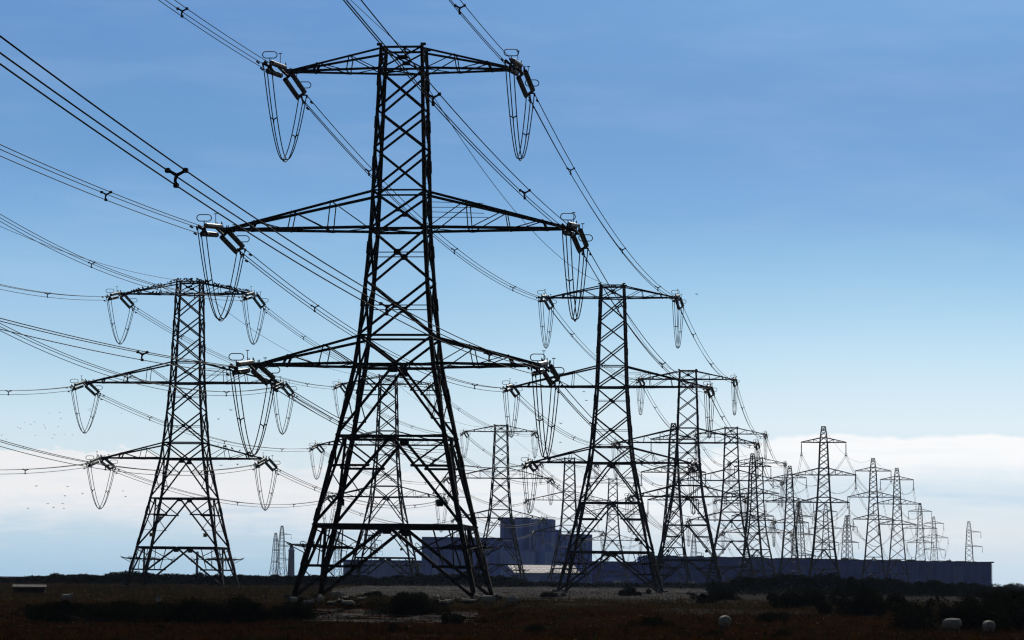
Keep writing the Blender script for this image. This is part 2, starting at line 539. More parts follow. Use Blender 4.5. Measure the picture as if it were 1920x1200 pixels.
def shingle_stones():
    r = np.random.default_rng(5)
    n1, n2, n3 = 46000, 9000, 3500
    Y = np.concatenate([268 + 330 * r.random(n1) ** 1.3, 207 + 22 * r.random(n2), 150 + 120 * r.random(n3)])
    X = np.concatenate([-30 + r.random(n1) * 75, -15 + 12.5 * r.random(n2), (r.random(n3) * 2 - 1) * 40])
    lump = np.sin(X * .9 + 2 * np.sin(Y * .5)) + np.sin(Y * 1.3 + X * .37)
    k = np.concatenate([(X[:n1] < .075 * Y[:n1]) & (lump[:n1] > -1.2), lump[n1:n1 + n2] > -.1, np.ones(n3, bool)])
    big = np.concatenate([.065 * (Y[:n1] / 300), np.full(n2, .048), np.full(n3, .045)]) * (.5 + r.random(len(Y)) ** 2)
    X, Y, big = X[k], Y[k], big[k]
    n = len(X)
    Z = np.array([gz(a, b) + gnoise(a, b) for a, b in zip(X, Y)])
    o8 = np.array([(1, 0, 0), (0, 1, 0), (-1, 0, 0), (0, -1, 0), (0, 0, .75), (0, 0, -.5)], float)
    a = r.random(n) * 6.28
    st = 1 + .9 * r.random(n)
    vs = np.empty((n, 6, 3))
    vs[:, :, 0] = (o8[None, :, 0] * np.cos(a)[:, None] - o8[None, :, 1] * np.sin(a)[:, None]) * (big * st)[:, None] + X[:, None]
    vs[:, :, 1] = (o8[None, :, 0] * np.sin(a)[:, None] + o8[None, :, 1] * np.cos(a)[:, None]) * big[:, None] + Y[:, None]
    vs[:, :, 2] = o8[None, :, 2] * big[:, None] + Z[:, None]
    tr_ = np.array([(0, 1, 4), (1, 2, 4), (2, 3, 4), (3, 0, 4), (1, 0, 5), (2, 1, 5), (3, 2, 5), (0, 3, 5)])
    fs = (tr_[None] + 6 * np.arange(n)[:, None, None]).reshape(-1)
    me = bpy.data.meshes.new('shingle')
    me.vertices.add(n * 6); me.vertices.foreach_set('co', vs.ravel())
    m = n * 8
    me.loops.add(m * 3); me.loops.foreach_set('vertex_index', fs)
    me.polygons.add(m); me.polygons.foreach_set('loop_start', np.arange(0, m * 3, 3)); me.polygons.foreach_set('loop_total', np.full(m, 3))
    me.update(); me.validate()
    me.materials.append(mat('flint_pebbles', (.115, .108, .10), .8, .05, (.03, .028, .026), .7))
    tag(obj('shingle', me), 'loose grey flint shingle scattered over the flat', 'shingle', None, 'stuff')


shingle_stones()


# ------------------------------------------------------------------ bushes
def leaf_cloud(pts, size, me_name, twigs=None, jitter=.5):
    n = len(pts)
    a = rng.normal(0, 1, (n, 3)); a /= np.linalg.norm(a, axis=1)[:, None]
    b = rng.normal(0, 1, (n, 3)); b -= a * (a * b).sum(1)[:, None]; b /= np.linalg.norm(b, axis=1)[:, None]
    s = size * (.5 + rng.random(n))[:, None]
    vs = np.empty((n * 4, 3))
    vs[0::4] = pts - a * s; vs[1::4] = pts + b * s * .45; vs[2::4] = pts + a * s; vs[3::4] = pts - b * s * .45
    V_, F_ = vs.tolist(), [(4 * i, 4 * i + 1, 4 * i + 2, 4 * i + 3) for i in range(n)]
    me = bpy.data.meshes.new(me_name)
    k = len(F_)
    if twigs:
        o = len(V_)
        V_ += [tuple(p) for p in twigs.v]; F_ += [tuple(i + o for i in q) for q in twigs.f]
    me.from_pydata(V_, [], F_)
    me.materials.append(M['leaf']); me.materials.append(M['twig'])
    if twigs:
        idx = [0] * k + [1] * (len(F_) - k)
        me.polygons.foreach_set('material_index', idx)
    return me


def bush_mesh(seed, n=9500, wide=1.):
    r = np.random.default_rng(seed)
    L = 16
    c = np.stack([r.normal(0, .42 * wide, L), r.normal(0, .35, L), .25 + .38 * r.random(L) * (1 - .3 * np.abs(r.normal(0, 1, L)).clip(0, 1))], 1)
    c[:6, 2] = .12 + .1 * r.random(6)
    c[:6, 0] = np.linspace(-.75, .75, 6) * wide
    R = .18 + .20 * r.random(L)
    i = r.integers(0, L, n)
    d = r.normal(0, 1, (n, 3)); d /= np.linalg.norm(d, axis=1)[:, None]
    p = c[i] + d * (R[i] * (.55 + .5 * r.random(n)))[:, None]
    low = p[:, 2] < .02
    p[low, 2] = .02 + .2 * r.random(low.sum())
    # loose sprigs sticking out of the top
    k = 120
    j = r.integers(0, n, k)
    q = p[j] + np.stack([r.normal(0, .05, k), r.normal(0, .05, k), .04 + .12 * r.random(k)], 1)
    p = np.concatenate([p, q])
    tw = MB()
    for a in range(26):
        t = c[a % L] + r.normal(0, .12, 3)
        tw.tube([(t[0] * .3, t[1] * .3, -.15), (t[0] * .7, t[1] * .7, t[2] * .5), (t[0], t[1], max(.2, t[2]))], [.022, .015, .006], 4)
    return leaf_cloud(p, .036, 'gorse_bush', tw)


BM = [bush_mesh(s, wide=w_) for s, w_ in ((1, 1.), (2, 1.3), (3, .9), (4, 1.6))]


def bush(x, y, w_, h, k, label, rz=0., group='gorse and bramble bushes on the heath', name='gorse_bush', cat='bush'):
    o = obj(name, BM[k])
    o.location = (x, y, gz(x, y) - .05)
    s = w_ / (1.9 if k != 3 else 2.6)
    o.scale = (s, s * .9, h / .95)
    o.rotation_euler = (0, 0, rz)
    return tag(o, label, cat, group)


for a in [
    (-7.6, 223.5, 4.7, 2.0, 1, 'dark round gorse bush between the two groups of sheep under the front pylon', .3),
    (-26.4, 202., 8.6, 1.9, 3, 'long black gorse clump in the grass below the left pylon', .1),
    (-31.4, 206., 4.2, 1.4, 0, 'low black bush at the outer end of the left gorse band', 1.),
    (-21.5, 203., 5.0, 1.7, 1, 'black gorse bush in the band between left and front pylons', 2.),
    (-17.4, 202., 5.4, 2.0, 2, 'tall black gorse bush in front of the lying sheep', .5),
    (-15.2, 208., 3.6, 1.5, 0, 'small dark bush beside the sheep at the front pylon', .7),
    (30.6, 206., 9.6, 3.2, 3, 'largest dark gorse mass, right of the heath behind two sheep', .2),
    (36.5, 214., 8.0, 3.0, 1, 'dark gorse bush at the right end of the heath', 1.1),
    (26.4, 230., 6.0, 2.5, 2, 'dark gorse bush joined to the side of the largest gorse mass', 2.2),
    (23.0, 246., 5.0, 1.8, 0, 'low dark gorse bush near the small shingle strip at right', .9),
    (15.6, 389., 3.6, 1.5, 2, 'small dark bush standing alone on shingle below the second pylon', .4),
    (142., 866., 20., 3.0, 3, 'far low bushes beyond the end of the long blue hall', .1),
    (72., 460., 9., 2.0, 0, 'dark bush in front of the long blue hall below two suspension pylons', .6),
    (80., 480., 12., 1.6, 1, 'low wide bush in front of the long blue hall near its end', .2),
    (16.8, 262., 3.0, 1.2, 1, 'little dark bush in the brown grass below the third pylon', 1.5),
    (21.0, 300., 4.0, 1.3, 0, 'flat dark bush on the shingle edge before the gorse hedge', 2.5),
    (-13.8, 300., 3.0, .8, 0, 'tiny dark scrub bush on shingle inside the front pylon', .2),
    (4.5, 330., 3.4, .8, 2, 'tiny dark scrub bush on shingle right of the front pylon', .9),
    (9.5, 205., 2.4, .8, 1, 'small green scrub bush in brown grass before the second pylon', .2),
    (-3.8, 205., 2.6, .9, 2, 'small green scrub bush in brown grass before the standing sheep', 1.2),
    (18.4, 214., 3.0, .9, 0, 'small scrub bush in the grass behind the lone grazing sheep', 2.2),
]:
    bush(*a)
for k_ in range(6):   # weedy stalks of one kind in front
    x_, y_ = (-20 + 7.5 * k_ + random.uniform(-2, 2), random.uniform(176, 190))
    bush(x_, y_, random.uniform(.9, 1.6), random.uniform(.45, .8), k_ % 3, 'small dark heather tuft in the nearest brown grass', random.random() * 6, 'heather tufts', 'heather_tuft', 'tuft')


def hedge(name, pts, n, label, size=.30, seed=1, depth=5.):
    r = np.random.default_rng(seed)
    P = np.array(pts, float)   # x, y, h
    seg = np.concatenate([[0], np.cumsum(np.hypot(np.diff(P[:, 0]), np.diff(P[:, 1])))])
    t = r.random(n) * seg[-1]
    x_ = np.interp(t, seg, P[:, 0]); y_ = np.interp(t, seg, P[:, 1]); h = np.interp(t, seg, P[:, 2])
    h = h * (1 + .08 * np.sin(t * .45 + seed) + .09 * np.sin(t * .93 + 2 * np.sin(t * .21)) + .08 * np.sin(t * 2.1 + 1) * np.sin(t * .37))
    z = h * np.sqrt(r.random(n)) * 1.0
    d = r.normal(0, 1, n) * depth * .4
    z = z * np.exp(-(d / depth) ** 2) + r.normal(0, .08, n)
    z = np.maximum(z, 0)
    base = np.array([gz(a, b) for a, b in zip(x_, y_)])
    pts_ = np.stack([x_ + r.normal(0, .3, n), y_ + d, base + z], 1)
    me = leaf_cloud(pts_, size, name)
    o = obj(name, me)
    return tag(o, label, 'thicket', None, 'stuff')


hedge('gorse_thicket', [(-115, 570, .8), (-98, 570, .9), (-92, 570, 1.3), (-88, 570, 1.5), (-78, 570, 1.95), (-70, 570, 2.35), (-63, 570, 2.05), (-53, 580, 1.85), (-46, 600, 1.8), (-36, 620, 1.8)], 60000,
      'long dark gorse thicket along the horizon behind the left pylon', .19, 1)
hedge('scrub_thicket', [(-46, 640, 1.9), (-30, 650, 2.0), (-22, 650, 2.1), (-16, 650, 2.7), (-12, 650, 2.9), (-5, 655, 2.6), (3, 670, 1.6)], 34000,
      'dark scrub thicket on the horizon behind the front pylon', .2, 2)
hedge('low_scrub', [(2, 730, 1.3), (20, 740, 1.0), (45, 740, 1.3), (62, 740, 1.6)], 9000,
      'low dark scrub strip in front of the power station and warehouse', .26, 3)
hedge('bramble_thicket', [(28.5, 436, 1.6), (33, 440, 2.3), (40, 445, 3.2), (48, 450, 3.0), (56, 460, 2.6), (66, 470, 2.2), (78, 490, 1.6)], 40000,
      'dark bramble thicket below the tall pylons of the right row', .17, 4)
hedge('heath_scrub', [(44, 272, .9), (50, 276, 1.3), (56, 285, 1.2)], 5000,
      'low dark scrub behind the largest gorse mass', .16, 5, 3.)
hedge('heather_cover', [(-34, 212, .7), (-26, 214, .8), (-18, 214, .7)], 7000, 'low black heather cover around the left gorse clumps', .12, 6, 3.)

# ------------------------------------------------------------------ tension pylon
LV = [(-.6, 16.75), (0, 16.5), (6.47, 13.35), (14.43, 9.95), (20.86, 7.45), (23.5, 6.8), (28.55, 5.9), (33.2, 5.22), (36.7, 4.98), (40.6, 4.74), (44.16, 4.46), (47.84, 4.22), (50., 4.02)]
DR = .80


def WX(z):
    return float(np.interp(z, [a for a, b in LV], [b for a, b in LV]))


def fpt(face, t, z):
    w_ = WX(z) / 2
    d = w_ * DR
    return V({'f': (t * w_, -d, z), 'b': (t * w_, d, z), 'l': (-w_, t * d, z), 'r': (w_, t * d, z)}[face])


FN = {'f': V((0, -1, 0)), 'b': V((0, 1, 0)), 'l': V((-1, 0, 0)), 'r': V((1, 0, 0))}


class Face:
    def __init__(self, mb, face):
        self.m, self.f = mb, face

    def p(self, t, z):
        return fpt(self.f, t, z)

    def bar(self, a, b, s, inset=.05):
        n = FN[self.f]
        A, B = self.p(*a) - n * inset, self.p(*b) - n * inset
        u = (B - A).cross(n).normalized()
        s *= 1.06
        self.m.lbar(A, B, s, u, -n, off=s / 2)

    def gus(self, t, z, w_, h):
        n = FN[self.f]
        c = self.p(t, z) - n * .04
        d = (w_, .05, h) if abs(n.y) > .5 else (.05, w_, h)
        self.m.box(c, d)


def tension_pylon(name, sign_mat, ins_mat, row):
    SLOPE = SLOPES[row]
    root = bpy.data.objects.new(name, None)
    COL.objects.link(root)
    # legs
    for sx_ in (-1, 1):
        for sy_ in (-1, 1):
            mb = MB()
            zs = [z for z, _ in LV]
            for z0, z1 in zip(zs[:-1], zs[1:]):
                A = V((sx_ * WX(z0) / 2, sy_ * WX(z0) / 2 * DR, z0)); B = V((sx_ * WX(z1) / 2, sy_ * WX(z1) / 2 * DR, z1))
                s = .285 + .145 * (1 - z0 / 50)
                mb.lbar(A, B, s, (-sx_, 0, 0), (0, -sy_, 0), t=.07)
            for z0 in (46.3, 42.4, 38.7, 30.9, 26.1, 18., 12.0, 6.9, 3.0):      # splice plates
                s = .285 + .145 * (1 - z0 / 50)
                A = V((sx_ * (WX(z0) / 2 + .05), sy_ * (WX(z0) / 2 * DR + .05), z0)); z1 = z0 + 1.1
                B = V((sx_ * (WX(z1) / 2 + .05), sy_ * (WX(z1) / 2 * DR + .05), z1))
                mb.lbar(A, B, s * .95, (-sx_, 0, 0), (0, -sy_, 0), t=.05)
            if sx_ * sy_ < 0:
                z = 7.5
                while z < 49.5:                                             # step bolts
                    q = V((sx_ * WX(z) / 2, sy_ * WX(z) / 2 * DR, z))
                    mb.bar(q, q + V((sx_ * .17, 0, 0)), .045)
                    z += .62
            mb.box((sx_ * WX(50) / 2, sy_ * WX(50) / 2 * DR, 50.12), (.46, .38, .2))
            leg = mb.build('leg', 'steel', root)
            fb = MB()
            fb.box((sx_ * 8.3, sy_ * 8.3 * DR, .12), (1.0, 1.0, .55))
            fb.build('footing', 'concrete', leg)
    # body lattice
    mb = MB()
    for f in 'fblr':
        F = Face(mb, f)
        for z0, z1, s in ((47.84, 50., .13), (44.16, 47.84, .18), (40.6, 44.16, .18), (36.7, 40.6, .18), (33.2, 36.7, .19), (28.55, 33.2, .19), (23.5, 28.55, .20)):
            F.bar((-1, z1), (1, z0), s, .05)
            F.bar((1, z1), (-1, z0), s, .11)
        for z, s in ((49.9, .2), (47.84, .2), (36.7, .16), (33.2, .24), (23.5, .2), (20.86, .26), (14.43, .22)):
            F.bar((-1, z), (1, z), s, .16)
        for z0, z1 in ((28.55, 33.2), (23.5, 28.55)):
            w0, w1 = WX(z0), WX(z1)
            zc = z1 - (z1 - z0) * w1 / (w0 + w1)
            F.gus(0, zc, .62, .56)
            F.bar((-1, zc), (1, zc), .085, .2)
        F.gus(0, 48.9, .75, .4)
        F.gus(0, 34.9, .45, .4)
        # V under the lower arm
        F.bar((-1, 23.5), (0, 20.95), .2, .06); F.bar((1, 23.5), (0, 20.95), .2, .1)
        F.gus(0, 20.5, .7, .75)
        for zt, zb, s in ((20.86, 14.43, .21), (14.43, 6.47, .23), (6.47, 0., .26)):
            for sg in (-1, 1):
                F.bar((0, zt), (sg, zb), s, .07 if sg < 0 else .12)
        F.gus(0, 14.2, .85, .6)
        F.gus(0, 6.1, .8, .7)

        def dt(z, zt, zb):
            return (zt - z) / (zt - zb)
        for sg in (-1, 1):
            d1, d2, d3 = (lambda z: sg * dt(z, 20.86, 14.43)), (lambda z: sg * dt(z, 14.43, 6.47)), (lambda z: sg * dt(z, 6.47, 0.))
            F.bar((sg, 18.5), (d1(18.5), 18.5), .09); F.bar((sg, 16.), (d1(16.), 16.), .09)
            F.bar((sg, 20.5), (d1(18.5), 18.5), .12); F.bar((sg, 18.5), (d1(16.), 16.), .09)
            F.bar((sg, 14.2), (d2(11.8), 11.8), .14); F.bar((sg, 11.8), (d2(11.8), 11.8), .2)
            F.bar((sg, 11.7), (d2(9.3), 9.3), .09); F.bar((sg, 9.3), (d2(9.3), 9.3), .07)
            F.bar((sg, 6.3), (d3(4.2), 4.2), .11); F.bar((sg, 2.95), (d3(2.95), 2.95), .22)
            F.bar((sg * .6, 6.4), (sg * .68, 2.95), .12); F.bar((sg * .86, 6.4), (sg * .80, 2.95), .1)
            F.bar((sg, 4.6), (d3(4.6), 4.6), .06); F.bar((sg, 2.9), (d3(1.5), 1.5), .09)
        # the deep horizontal
        A = [F.p(t, 6.47) - FN[f] * .17 for t in (-1, -.02, .02, 1)]
        for a, b in ((0, 1), (2, 3)):
            mb.lbar(A[a], A[b], .40, (0, 0, 1), -FN[f], off=.2)
        mb.lbar(A[1] - V((0, 0, .05)), A[2] - V((0, 0, .05)), .3, (0, 0, 1), -FN[f], off=.2)
    for z in (47.84, 33.2, 20.86, 14.43, 6.47):     # plan bracing
        for sg in (-1, 1):
            mb.lbar(V((-WX(z) / 2, -sg * WX(z) / 2 * DR, z - .1 * sg)), V((WX(z) / 2, sg * WX(z) / 2 * DR, z - .1 * sg)), .1, (0, 0, 1), (0, 1, 0))
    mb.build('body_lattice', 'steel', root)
    # earth wire peak frame in the middle of the top
    mb = MB()
    for sg in (-1, 1):
        mb.bar((-.5, sg * 1.6, 49.95), (.1, 0, 50.05), .09); mb.bar((.5, sg * 1.6, 49.95), (.1, 0, 50.05), .09)
    mb.bar((-2, 0, 49.6), (2, 0, 49.6), .1)
    mb.bar((.1, 0, 49.6), (.1, 0, 50.15), .14)
    mb.box((.1, 0, 49.2), (.5, .3, .25))
    mb.build('earth_wire_bracket', 'steel', root)
    # crossarms, insulators and jumpers
    for ai, (zb, zt, half0, fr, s) in enumerate(ARMS):
        for sd_ in (-1, 1):
            half = half0 + (EXTRA[row, ai] if sd_ < 0 else 0.)
            mb = MB()
            tipx = sd_ * half
            wb, wt = WX(zb) / 2, WX(zt) / 2
            for sy_ in (-1, 1):
                Bc, Tc = V((sd_ * wb, sy_ * wb * DR, zb)), V((sd_ * wt, sy_ * wt * DR, zt))
                tb, tt = V((tipx, sy_ * .22, zb)), V((tipx - sd_ * .5, sy_ * .22, zb + .28))
                mb.lbar(Bc, tb, s, (0, -sy_, 0), (0, 0, 1), t=.06)
                mb.lbar(Tc, tt, s * .95, (0, -sy_, 0), (0, 0, -1), t=.06)
                prev = Bc
                for k, q in enumerate(fr):
                    b_, t_ = Bc.lerp(tb, q), Tc.lerp(tt, q)
                    mb.bar(b_, t_, .09 if k < len(fr) - 1 else .2)
                    mb.bar(t_, prev, .085)
                    prev = b_
                if zb < 40 and zb > 30 and sd_ > 0:          # work platform rails
                    for fz in (.42, .68):
                        A, B = Bc.lerp(Tc, fz), Bc.lerp(tb, fr[0]).lerp(Tc.lerp(tt, fr[0]), fz * 1.1)
                        mb.bar(A, V((B.x * 1.25, B.y, A.z - .1)), .05)
            for q in fr:                                    # ties between the two faces
                a, b = [V((sd_ * wb, y_ * wb * DR, zb)).lerp(V((tipx, y_ * .22, zb)), q) for y_ in (-1, 1)]
                mb.bar(a, b, .08)
                a, b = [V((sd_ * wt, y_ * wt * DR, zt)).lerp(V((tipx - sd_ * .5, y_ * .22, zb + .28)), q) for y_ in (-1, 1)]
                mb.bar(a, b, .08)
            qs = [0.] + list(fr)
            for k in range(len(qs) - 1):
                y0 = 1 if k % 2 else -1
                mb.bar(V((sd_ * wb, y0 * wb * DR, zb)).lerp(V((tipx, y0 * .22, zb)), qs[k]), V((sd_ * wb, -y0 * wb * DR, zb)).lerp(V((tipx, -y0 * .22, zb)), qs[k + 1]), .07)
            mb.box((tipx - sd_ * .55, 0, zb + .12), (1.3, .34, .42))
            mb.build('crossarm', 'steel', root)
            tip = V((tipx, 0, zb))
            for far in (0, 1):
                ins = obj('insulator_set', INS['hardware'], root, tip, (-SLOPE, 0, 0 if far else math.pi))
                ox, oz = (.32, .24) if far else (-.18, .36)
                for sg in (-1, 1):
                    obj('insulator', INS['string_' + ins_mat], ins, (sg * ox, 1.5, sg * oz))
                obj('line_clamp', INS['clamp'], ins)
                obj('arcing_ring', INS['ring'], ins, (ox * .6, 8.1, .42))
                obj('arcing_horn', INS['horn'], ins, (ox, 3.6, oz + .2))
            obj('jumper_loop', INS['jumper' + row], root, tip)
    # signs, hung on the lower body facing the front
    for x_, z_, w_, h_ in ((-4.2, 8.5, .62, .6), (4.6, 8.5, .62, .6)):
        mb = MB(); y_ = -WX(z_) / 2 * DR - .1
        mb.box((x_, y_, z_), (w_, .04, h_))
        sgn = mb.build('warning_sign', sign_mat, root)
        if sign_mat == 'plate_yellow':
            mk = MB()
            for a, b in (((-.16, -.12), (.16, -.12)), ((.16, -.12), (0, .18)), ((0, .18), (-.16, -.12)), ((0, .08), (0, -.06))):
                mk.bar((x_ + a[0], y_ - .03, z_ + a[1]), (x_ + b[0], y_ - .03, z_ + b[1]), .045, .02)
            mk.build('warning_mark', 'mark', sgn)
    if sign_mat == 'plate_yellow':
        mb = MB(); mb.box((-3.1, -WX(11.3) / 2 * DR - .1, 11.2), (.85, .04, .55)); mb.box((-3.1, -WX(11.3) / 2 * DR - .1, 10.8), (.5, .04, .2))
        mb.build('number_plate', 'plate_white', root)
    # anti climbing guard: outrigger loops and strands of barbed wire round the legs
    zc = 4.5
    a, d = WX(zc) / 2, WX(zc) / 2 * DR
    for sx_ in (-1, 1):
        for sy_ in (-1, 1):
            mb = MB()
            c = V((sx_ * a, sy_ * d, zc))
            for dirv, ln in ((V((sx_, 0, 0)), 1.7), (V((0, sy_, 0)), 1.4), (V((-sx_ * .55, sy_ * .85, 0)), 1.5)):
                tipp = c + dirv * ln
                mb.bar(c + V((0, 0, -.5)), tipp + V((0, 0, .35)), .08)
                side = V((-dirv.y, dirv.x, 0)) * .14
                lp = [tipp + V((0, 0, .33)) + dirv * (.55 * math.cos(th) - .35) + side * math.sin(th) * 2 + V((0, 0, .2 * math.cos(th))) for th in np.linspace(0, 2 * math.pi, 11)[:-1]]
                mb.tube(lp, .035, 4, True)
            for k in range(5):
                o_ = .3 + .28 * k
                zz = zc + .05 + .06 * k
                e = .42
                pts = [(sx_ * (a + o_), sy_ * (d + o_) - sy_ * d * e, zz), (sx_ * (a + o_), sy_ * (d + o_), zz), (sx_ * (a + o_) - sx_ * a * e, sy_ * (d + o_), zz)]
                mb.tube(pts, .03, 4)
            c = V((sx_ * a * .42, sy_ * (d + .3), zc - .1))
            lp = [c + V((sx_ * .28 * math.cos(th) - .3 * sx_ * math.sin(th), sy_ * .5 * math.cos(th), .6 * math.sin(th))) for th in np.linspace(0, 2 * math.pi, 13)[:-1]]
            mb.tube(lp, .03, 4, True)
            mb.bar(c + V((0, 0, .3)), (sx_ * (a + .3) - sx_ * a * .42, sy_ * (d + .3), zc + .05), .06)
            mb.build('climbing_guard', 'steel', root)
    return root


ARMS = [(47.84, 49.85, 10.75, (.34, .70), .20), (33.2, 36.7, 15.9, (.28, .55, .81), .25), (20.86, 23.5, 13.35, (.34, .70), .24)]
SLOPES = {'R': .10, 'L': .15}
EXTRA = {('R', 0): .2, ('R', 1): .65, ('R', 2): 0., ('L', 0): .8, ('L', 1): 1.1, ('L', 2): .7}   # left arms are a little longer
SETL = 9.0
BUN = [V((-.36, 0, .2)), V((.36, 0, .2)), V((0, 0, -.4))]


def ins_meshes():
    INS = {}
    mb = MB()       # links, yokes and clamps along +Y
    mb.bar((0, 0, 0), (0, .55, 0), .28, .22); mb.bar((0, .5, 0), (0, 1.3, 0), .16, .3)
    mb.bar((-.45, 1.3, -.42), (.45, 1.3, .42), .22, .2)
    for sg in (-1, 1):
        mb.bar((sg * .2, 1.0, .1), (sg * .2, 1.0, .75), .09); mb.bar((sg * .2, 1.3, .1), (sg * .26, 1.5, .85), .07)
    INS['hardware'] = mb.mesh('insulator_set', 'hardware')
    mb = MB()
    mb.bar((-.45, 7.95, -.42), (.45, 7.95, .42), .22, .2)
    for k, q in enumerate(BUN):
        mb.bar((0, 8.0, 0), V((0, 8.5, 0)) + q * .8, .14)
        mb.bar(V((0, 8.45, 0)) + q * .8, V((0, SETL, 0)) + q, .12)
        mb.bar(V((0, SETL - .25, -.25)) + q, V((0, SETL + .1, .06)) + q, .12)
    INS['clamp'] = mb.mesh('line_clamp', 'hardware')
    # ribbed string
    n, L = 30, 6.2
    prof = []
    for i in range(n):
        y0 = i * L / n
        prof += [(y0, .15), (y0 + L / n * .25, .24), (y0 + L / n * .62, .23)]
    prof = [(-.1, .07)] + prof + [(L + .1, .07)]
    for nm, mt in (('string_porcelain', 'porcelain'), ('string_glass', 'glass')):
        mb = MB()
        mb.tube([(0, y_, 0) for y_, _ in prof], [r_ for _, r_ in prof], 10)
        INS[nm] = mb.mesh('insulator', mt, True)
    mb = MB()
    lp = []
    for k in range(24):
        th = 2 * math.pi * k / 24
        c, s = math.cos(th), math.sin(th)
        lp.append((math.copysign(.33, c) + .30 * c, .15 * c, .62 + .30 * s))
    mb.tube(lp, .045, 5, True); mb.bar((0, 0, -.1), (0, 0, .33), .07); mb.bar((0, 0, -.1), (.1, -.3, -.35), .08)
    INS['ring'] = mb.mesh('arcing_ring', 'hardware')
    mb = MB()
    mb.bar((0, 0, 0), (0, 0, .95), .05); mb.bar((-.16, 0, .95), (.16, 0, .95), .07)
    INS['horn'] = mb.mesh('arcing_horn', 'hardware')
    for row, SLOPE in SLOPES.items():      # jumper: three wires slung under the arm
        mb = MB()
        D = 8.1
        ey, ez = SETL * math.cos(SLOPE), -SETL * math.sin(SLOPE)
        N = 30
        paths = []
        for q in BUN:
            pa = []
            for i in range(N + 1):
                t = i / N * 2 - 1
                cz = ((t * t + .012) ** .86 - .012 ** .86) / (1.012 ** .86 - .012 ** .86) - 1
                sq = 1 - .35 * (1 - abs(t))
                pa.append((q.x * sq, ey * .97 * t, ez + cz * (D + ez) + q.z * sq * (1 if abs(t) > .5 else .5 + abs(t))))
            mb.tube(pa, .05, 5)
            paths.append(pa)
        for i in (6, 15, 24):
            c = sum((V(p[i]) for p in paths), V()) / 3
            for p in paths:
                mb.bar(c, V(p[i]), .10)
        INS['jumper' + row] = mb.mesh('jumper_loop', 'wire')
    return INS


INS = ins_meshes()
R_POS = [(-10.41, 269.6), (16.02, 488.8), (40.18, 690.9), (68.57, 943.7), (95.15, 1169.1)]
L_POS = [(-53.53, 490.0), (-30.30, 719.2), (-3.93, 944.1), (22.36, 1190.6), (47.4, 1425.)]
R_PRE, L_PRE = (-36.35, 30.07), (-76.8, 262.)
R_END, L_END = (120., 1390.), (72., 1660.)


def heading(a, b):
    return math.atan2(b[0] - a[0], b[1] - a[1])


def place_row(P, pre, end, proto):
    H_ = []
    pts = [pre] + P + [end]
    for i in range(1, len(pts) - 1):
        H_.append(-(heading(pts[i - 1], pts[i]) + heading(pts[i], pts[i + 1])) / 2)
    return H_


R_ROT = place_row(R_POS, R_PRE, R_END, None)
L_ROT = place_row(L_POS, L_PRE, L_END, None)
r_labels = ['tallest nearest black lattice pylon with three pairs of arms, sheep at its feet',
            'second pylon of the right row, standing on shingle right of the front pylon',
            'third pylon of the right row, one arm overlapping the second pylon',
            'fourth pylon of the right row, in front of the long blue hall',
            'fifth and farthest tension pylon of the right row']
l_labels = ['large pylon left of the front one, small birds crowding its top arm',
            'pylon seen through the spread legs of the front pylon',
            'pylon before the tall reactor block, green insulators on its arms',
            'small pylon left of the second right row pylon, before the reactor block edge',
            'distant tension pylon mostly hidden behind the second right row pylon']
protoR = tension_pylon('lattice_pylon', 'plate_dark', 'porcelain', 'R')
protoL = tension_pylon('lattice_pylon', 'plate_yellow', 'glass', 'L')
PY = {}
for nm, P, ROT, proto, labs in (('R', R_POS, R_ROT, protoR, r_labels), ('L', L_POS, L_ROT, protoL, l_labels)):
    for i, (p, r_, lb) in enumerate(zip(P, ROT, labs)):
        o = proto if i == 0 else copy_tree(proto)
        o.location = (p[0], p[1], gz(*p))
        o.rotation_euler = (0, 0, r_)
        tag(o, lb, 'pylon', 'tension pylons')
        PY[nm + str(i)] = (V(o.location), r_)


# ------------------------------------------------------------------ suspension pylons
SV = [(-.5, 10.9), (0, 10.7), (6., 8.4), (12., 6.6), (26.5, 4.1), (35., 3.15), (45.1, 2.3), (47.2, 1.9), (50., 1.15)]
SARMS = [(45.1, 46.5, 6.9, (.35, .7)), (35., 37.1, 9.9, (.25, .5, .75)), (26.5, 28.1, 7.8, (.35, .7))]


